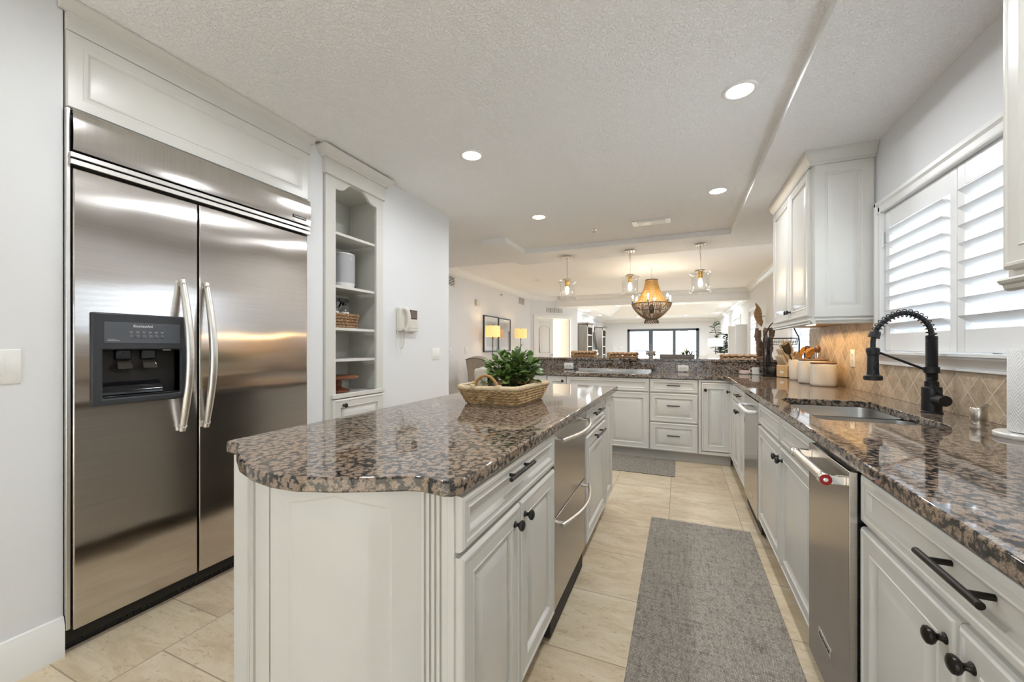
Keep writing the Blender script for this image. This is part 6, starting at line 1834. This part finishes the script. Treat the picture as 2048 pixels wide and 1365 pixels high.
# ------------------------------------------------------------------ bedroom doors in the diagonal wall
dcs = MB()
for s_, e_ in ((DO[0] - .085, DO[0]), (DO[1], DO[1] + .085)):
    dbox(dcs, s_, e_, -.001, .018, 0, 2.04)
dbox(dcs, DO[0] - .085, DO[1] + .085, -.001, .018, 2.04, 2.125)
d1_ = struct('door_1', dcs, TRIM, bevel=0.004)
DFN = lambda a, b, c: dg(a, c - .05, b)
lf = obj('door_leaf', MB().rings(DO[0] + .004, .808, .012, 2.032, [(0, 0), (0, .036), (.10, .036), (.106, .028), (.125, .028), (.145, .034)], DFN), TRIM, d1_, smooth=20)
# arched raised moulding on the closed leaf
ar = [(.32, 1.05), (.69, 1.05), (.69, 1.72), (.62, 1.80), (.505, 1.84), (.39, 1.80), (.32, 1.72)]
obj('arched_moulding', MB().tube([DFN(a, b, .036) for a, b in ar], .012, 6, closed=True), TRIM, d1_, smooth=50)
obj('door_knob', MB().sphere(DFN(.755, .98, .075), .028, 14, 8).cyl(DFN(.755, .98, .03), DFN(.755, .98, .07), .012, 10), NICKEL, d1_)
# open leaf swings into the bedroom from the right jamb
hp_ = DA + DDIR * (DO[1] - .01) - DN * .06
od = (DDIR * -0.50 - DN * 0.80).normalized(); on = Vector((od.y, -od.x, 0))
def ofn(a, b, c): 
    p = hp_ + od * a + on * (c - .018); return (p.x, p.y, b)
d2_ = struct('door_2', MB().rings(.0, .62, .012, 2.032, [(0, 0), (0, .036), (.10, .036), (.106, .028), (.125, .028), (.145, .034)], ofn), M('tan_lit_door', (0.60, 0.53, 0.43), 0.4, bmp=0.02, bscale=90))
for zz_ in (0.95, 1.80):
    obj('hinge', MB().cyl(tuple(hp_ + DDIR * .0 + Vector((0, 0, zz_ - .05))), tuple(hp_ + Vector((0, 0, zz_ + .05))), .011, 10), NICKEL, d2_)
# bedroom beyond
w = MB(); o_ = DA - DN * 3.0
for s0_, s1_, ww in ((-2.0, 4.0, 0),):
    dbox(w, s0_, s1_, -3.1, -3.0, 0, DIN_Z)
struct('wall_bedroom', w, M('cream_wall', (0.80, 0.76, 0.64), 0.7, bmp=0.03, bscale=200))
w = MB(); dbox(w, -2.0, 2.2, -3.0, -.125, DIN_Z, DIN_Z + .1)
struct('ceiling_bedroom', w, CEILS)
pb = DA + DDIR * .9 - DN * 1.6
lt = thing('added_bedroom_lamp', 'added unseen lamp that brightens the bedroom behind the open door', 'ceiling light', (pb.x, pb.y, DIN_Z))  # lamp added out of view to light the bedroom
obj('diffuser', MB().lathe([(.15, 0), (.14, -.05), (.08, -.08), (.001, -.085)], tuple(pb + Vector((0, 0, DIN_Z))), 28), LENS, lt)
lamp('bedroom_glow', 'POINT', (pb.x, pb.y, DIN_Z - .2), 7, (1.0, 0.93, 0.82), lt, size=.12)

# ------------------------------------------------------------------ living room
def bookcase(label, x0, x1, y0, y1, h_):
    t = thing('bookcase', label, 'bookcase', ((x0 + x1) / 2, (y0 + y1) / 2, 0))
    obj('case', MB().box(x0, x1, y0, y0 + .03, 0, h_).box(x0, x1, y1 - .03, y1, 0, h_).box(x0, x0 + .02, y0, y1, 0, h_).box(x0, x1, y0, y1, h_ - .03, h_).box(x0, x1, y0, y1, 0, .06), GREYWD, t)
    obj('face_frame', MB().box(x1, x1 + .015, y0, y0 + .06, 0, h_ - .02).box(x1, x1 + .015, y1 - .06, y1, 0, h_ - .02).box(x1, x1 + .015, y0, y1, h_ - .12, h_ - .02), M('pale_grey_face', (0.50, 0.48, 0.44), 0.5, var=0.05), t)
    obj('crown_moulding', MB().box(x0, x1 + .05, y0 - .04, y1 + .04, h_ - .01, h_ + .06), GREYWD, t, bevel=0.02)
    for z in (.45, .85, 1.20, 1.62):
        obj('shelf', MB().box(x0 + .02, x1 - .01, y0 + .03, y1 - .03, z, z + .035), WHITEPL, t)
    return t
bookcase('grey wooden bookcase nearer the bedroom doors', -3.34, -3.00, 13.95, 14.85, 2.03)
bookcase('grey wooden bookcase nearer the sliding door', -3.34, -3.00, 16.9, 17.75, 2.03)
def deco(name, label, cat, x, y, z, prof, mat, n=20):
    return tag(obj(name, MB().lathe(prof, (x, y, z), n), mat, None, smooth=50), label, cat)
deco('vase', 'white bottle vase on a low shelf of the nearer bookcase', 'vase', -3.08, 14.3, .886, [(.05, 0), (.06, .05), (.05, .12), (.02, .17), (.025, .22)], WHITEPL)
deco('vase', 'small pale jar on the top shelf of the nearer bookcase', 'vase', -3.08, 14.25, 1.656, [(.03, 0), (.05, .04), (.03, .10), (.04, .12)], IVORY)
deco('vase', 'tall white vase on the lower shelf of the bookcase by the sliding door', 'vase', -3.08, 17.2, .886, [(.04, 0), (.06, .08), (.04, .18), (.03, .24)], WHITEPL)
deco('bowl', 'small white bowl on the top shelf of the bookcase by the sliding door', 'bowl', -3.08, 17.08, 1.656, [(.03, 0), (.07, .05), (.08, .08)], WHITEPL)
t = tag(obj('framed_picture', MB().box(-3.20, -3.18, 14.15, 14.45, 1.236, 1.56).xf(Matrix.Identity(4)), M('brown_print', (0.12, 0.09, 0.06), 0.5, var=0.4, vscale=12)), 'small brown picture leaning on the middle shelf of the nearer bookcase', 'picture')
t = tag(obj('wreath', MB().tube([(-3.12, 17.40 + .11 * math.cos(a), 1.79 + .11 * math.sin(a)) for a in [2 * PI * i / 24 for i in range(24)]], .03, 8, closed=True), M('dry_leaf', (0.20, 0.22, 0.10), 0.8, var=0.4, vscale=40)), 'green wreath on the top shelf of the bookcase by the sliding door', 'wreath')
t = thing('television', 'black television tilted out from the wall between the two grey bookcases', 'television', (-3.2, 15.9, 1.4))
Tt = Matrix.Translation(Vector((-3.2, 15.9, 1.38))) @ Matrix.Rotation(R(-8), 4, 'Y')
obj('bezel', MB().box(-.02, .02, -.72, .72, -.43, .43).xf(Tt), BLKPL, t, bevel=0.006)
obj('screen', MB().box(.0195, .022, -.70, .70, -.41, .41).xf(Tt), M('dark_screen', (0.012, 0.013, 0.015), 0.12, var=0.1), t)
obj('wall_mount', MB().box(-.14, -.02, -.1, .1, -.1, .1).xf(Tt), BLKPL, t)
t = thing('media_console', 'grey low media console below the television', 'cabinet', (-3.1, 15.9, 0))
obj('cabinet_body', MB().box(-3.34, -2.88, 14.95, 16.8, .08, .80), GREYWD, t, bevel=0.005)
for i in range(3): obj('door', MB().rings(14.98 + i * .605, 15.56 + i * .605, .12, .76, [(0, 0), (0, .012), (.05, .014), (.055, .006)], lambda a, b, c: (-2.88 + c, a, b)), GREYWD, t)
rnd = random.Random(8)
t = thing('flower_arrangement', 'white flowers in a low white pot on the media console', 'flowers', (-3.0, 15.3, .80))
obj('pot', MB().lathe([(.06, 0), (.09, .05), (.09, .12)], (-3.0, 15.3, .80), 20), WHITEPL, t)
mb = MB()
for i in range(22): mb.sphere((-3.0 + rnd.uniform(-.03, .10), 15.3 + rnd.uniform(-.28, .28), .98 + rnd.uniform(-.07, .09)), rnd.uniform(.04, .06), 8, 6)
obj('blossoms', mb, M('white_petals', (0.84, 0.84, 0.82), 0.8, bmp=0.4, bscale=60), t)
# switches by the sliding door
FWALL = lambda a, b, c: (a, YF - c, b)
plate('white switch plate on the far wall left of the sliding door', FWALL, fxu(1241), 1.14, .18, .14, n=3)
plate('white switch plate on the far wall, second from the sliding door', FWALL, fxu(1228), 1.14, .10, .14)
# floor lamp and tree
fl = (1.42 - .55, 15.3)
lx, ly = 0.86, 14.6
S_, C_ = 335 / math.hypot(335, 795), 795 / math.hypot(335, 795)
ua = (1431 - 1024) / FPX; lx = ly * (-S_ + ua * C_) / (C_ + ua * S_)
t = thing('floor_lamp', 'floor lamp with a white drum shade in front of the leafy tree', 'lamp', (lx, ly, 0))
obj('base', MB().lathe([(.15, 0), (.15, .02), (.02, .03)], (lx, ly, 0), 28), BRONZE, t)
obj('pole', MB().cyl((lx, ly, .02), (lx, ly, 1.45), .014, 10), M('slate_pole', (0.06, 0.075, 0.085), 0.4, 0.4, var=0.1), t)
obj('lamp_shade', MB().lathe([(.225, 1.22), (.225, 1.475), (.220, 1.475), (.220, 1.22)], (lx, ly, 0), 36, cap=False), M('white_lampshade', (0.82, 0.80, 0.76), 0.9, emit=(1.0, 0.9, 0.78), estr=0.35), t, smooth=40)
tx3, ty3 = lx + .22, 15.6
t = thing('fiddle_leaf_tree', 'tall dark green broad leaf houseplant in the far right corner', 'plant', (tx3, ty3, 0))
obj('pot', MB().lathe([(.15, 0), (.2, .30), (.19, .32), (.18, .28)], (tx3, ty3, 0), 24), IVORY, t)
rnd = random.Random(4)
st, lf_ = MB(), MB()
for (ox, oy, h_) in ((-.03, 0, 2.02), (.10, .05, 1.58), (.16, -.05, 1.42), (.02, .1, 1.3)):
    path = catmull([(tx3 + ox * .3, ty3 + oy * .3, .28), (tx3 + ox * 1.2, ty3 + oy, h_ * .55), (tx3 + ox * 2.2 - (.14 if h_ > 2 else 0), ty3 + oy * 1.5, h_)], 12)
    st.tube(path, .012, 7)
    for k, p in enumerate(path):
        if p.z < .95: continue
        for q in range(2 if h_ > 2 else 3):
            a = rnd.uniform(0, 2 * PI)
            d_ = Vector((math.cos(a), math.sin(a), rnd.uniform(.1, .7)))
            leaf(lf_, p, d_, Vector((0, 0, 1)), rnd.uniform(.17, .27), rnd.uniform(.10, .15), rnd.uniform(.1, .4))
obj('trunk', st, mk_stool_wood, t)
lo_ = obj('foliage', lf_, LEAFDK, t, smooth=70)
so = lo_.modifiers.new('thick', 'SOLIDIFY'); so.thickness = .003
# white open shutter leaves between the far windows
t = thing('folded_shutter_panel', 'pair of white plain panels folded open beside the far shuttered window', 'shutter', (1.50, 11.7, .2))
obj('panel', MB().box(1.30, 1.56, 11.45, 11.49, .95, 1.78), SHUT, t, bevel=0.004)
obj('panel', MB().box(1.20, 1.45, 12.05, 12.09, .95, 1.76), SHUT, t, bevel=0.004)
obj('lower_panel', MB().box(1.22, 1.56, 11.52, 11.60, 0, .95), SHUT, t, bevel=0.004)
# ------------------------------------------------------------------ sliding door and balcony
SLM = M('slate_door_frame', (0.075, 0.09, 0.105), 0.4, 0.2, var=0.06)
sw = (FX1 - FX0)
x1_, x2_, x3_, x4_ = fxu(1297.5), fxu(1306), fxu(1345.5), fxu(1351.5)
m_ = MB().box(FX0, fxu(1259.5), YF - .02, YF + .12, 0, FZ).box(fxu(1392), FX1, YF - .02, YF + .12, 0, FZ).box(FX0, FX1, YF - .02, YF + .12, FZ - .10, FZ).box(FX0, FX1, YF - .02, YF + .12, 0, .08)
dr = struct('door_3', m_, SLM)
obj('stile', MB().box(x1_, x2_, YF + .01, YF + .09, .08, FZ - .1), SLM, dr); obj('stile', MB().box(x3_, x4_, YF + .01, YF + .09, .08, FZ - .1), SLM, dr)
obj('pane', MB().box(FX0 + .05, FX1 - .05, YF + .045, YF + .051, .08, FZ - .1), WINGLASS, dr)
struct('floor_balcony', MB().box(-6, 4, YF + .1, YF + 2.6, -.12, -.02), M('balcony_concrete', (0.55, 0.52, 0.47), 0.8, var=0.1, vscale=8))
def uat(uu, y):
    a = (uu - 1024) / FPX; return y * (-S_ + a * C_) / (C_ + a * S_)
YC = YF + 2.2
COLM = M('yellow_stucco', (0.62, 0.54, 0.36), 0.85, var=0.05, vscale=10, bmp=0.1)
struct('column_balcony_left', MB().box(uat(1255, YC), uat(1267.5, YC), YC - .2, YC + .2, -.02, 3.2), COLM)
struct('column_balcony_right', MB().box(uat(1359.5, YC), uat(1375.5, YC), YC - .2, YC + .2, -.02, 3.2), COLM)
struct('ceiling_balcony', MB().box(-6, 4, YF + .2, YF + 2.6, 2.75, 2.9), CEILS)
t = thing('balcony_railing', 'dark metal balcony railing beyond the sliding glass door', 'railing', (0, YF + 2.45, 0))
YR = YF + 2.45
rl = MB().box(-5, 4, YR - .03, YR + .03, .955, 1.0).box(-5, 4, YR - .02, YR + .02, .80, .825).box(-5, 4, YR - .02, YR + .02, .08, .11)
obj('rails', rl, SLM, t)
for i in range(6): obj('post', MB().box(-4.5 + i * 1.55, -4.44 + i * 1.55, YR - .03, YR + .03, -.02, .99), SLM, t)
bl = MB()
for i in range(75): bl.box(-5 + i * .12, -4.985 + i * .12, YR - .008, YR + .008, .1, .81)
obj('balusters', bl, SLM, t)
# sea and haze far below
ms_, nt_, b_ = new_mat('pale_sea')
b_.inputs['Base Color'].default_value = (0.42, 0.52, 0.60, 1); b_.inputs['Roughness'].default_value = 0.25
nz_ = noise(nt_, objco(nt_, (.05, .2, 1)), 1.0, 4); bump(nt_, b_, nz_.outputs['Fac'], .3, .5)
struct('sea', MB().add([(-400, 40, -14), (400, 40, -14), (400, 480, -14), (-400, 480, -14)], [(0, 1, 2, 3)]), ms_)
# outside the sink window: neighbouring terrace with dark louvred screens
for (yy0, yy1, zz0, zz1, lab) in ((5.2, 6.3, 1.3, 2.6, 'dark slatted screen outside, behind the shutter panel next to the cabinet'), (2.3, 4.1, 1.3, 2.7, 'dark slatted screen outside, behind the shutter panel at the right edge')):
    t = thing('slatted_screen', lab, 'screen', (4.6, (yy0 + yy1) / 2, zz0))
    obj('frame', MB().box(4.58, 4.62, yy0, yy0 + .05, -1, zz1).box(4.58, 4.62, yy1 - .05, yy1, -1, zz1), SLM, t)
    s_ = MB()
    n = int((yy1 - yy0) / .09)
    for i in range(n): s_.box(4.585, 4.615, yy0 + .05 + i * .09, yy0 + .11 + i * .09, zz0, zz1)
    obj('slats', s_, SLM, t)
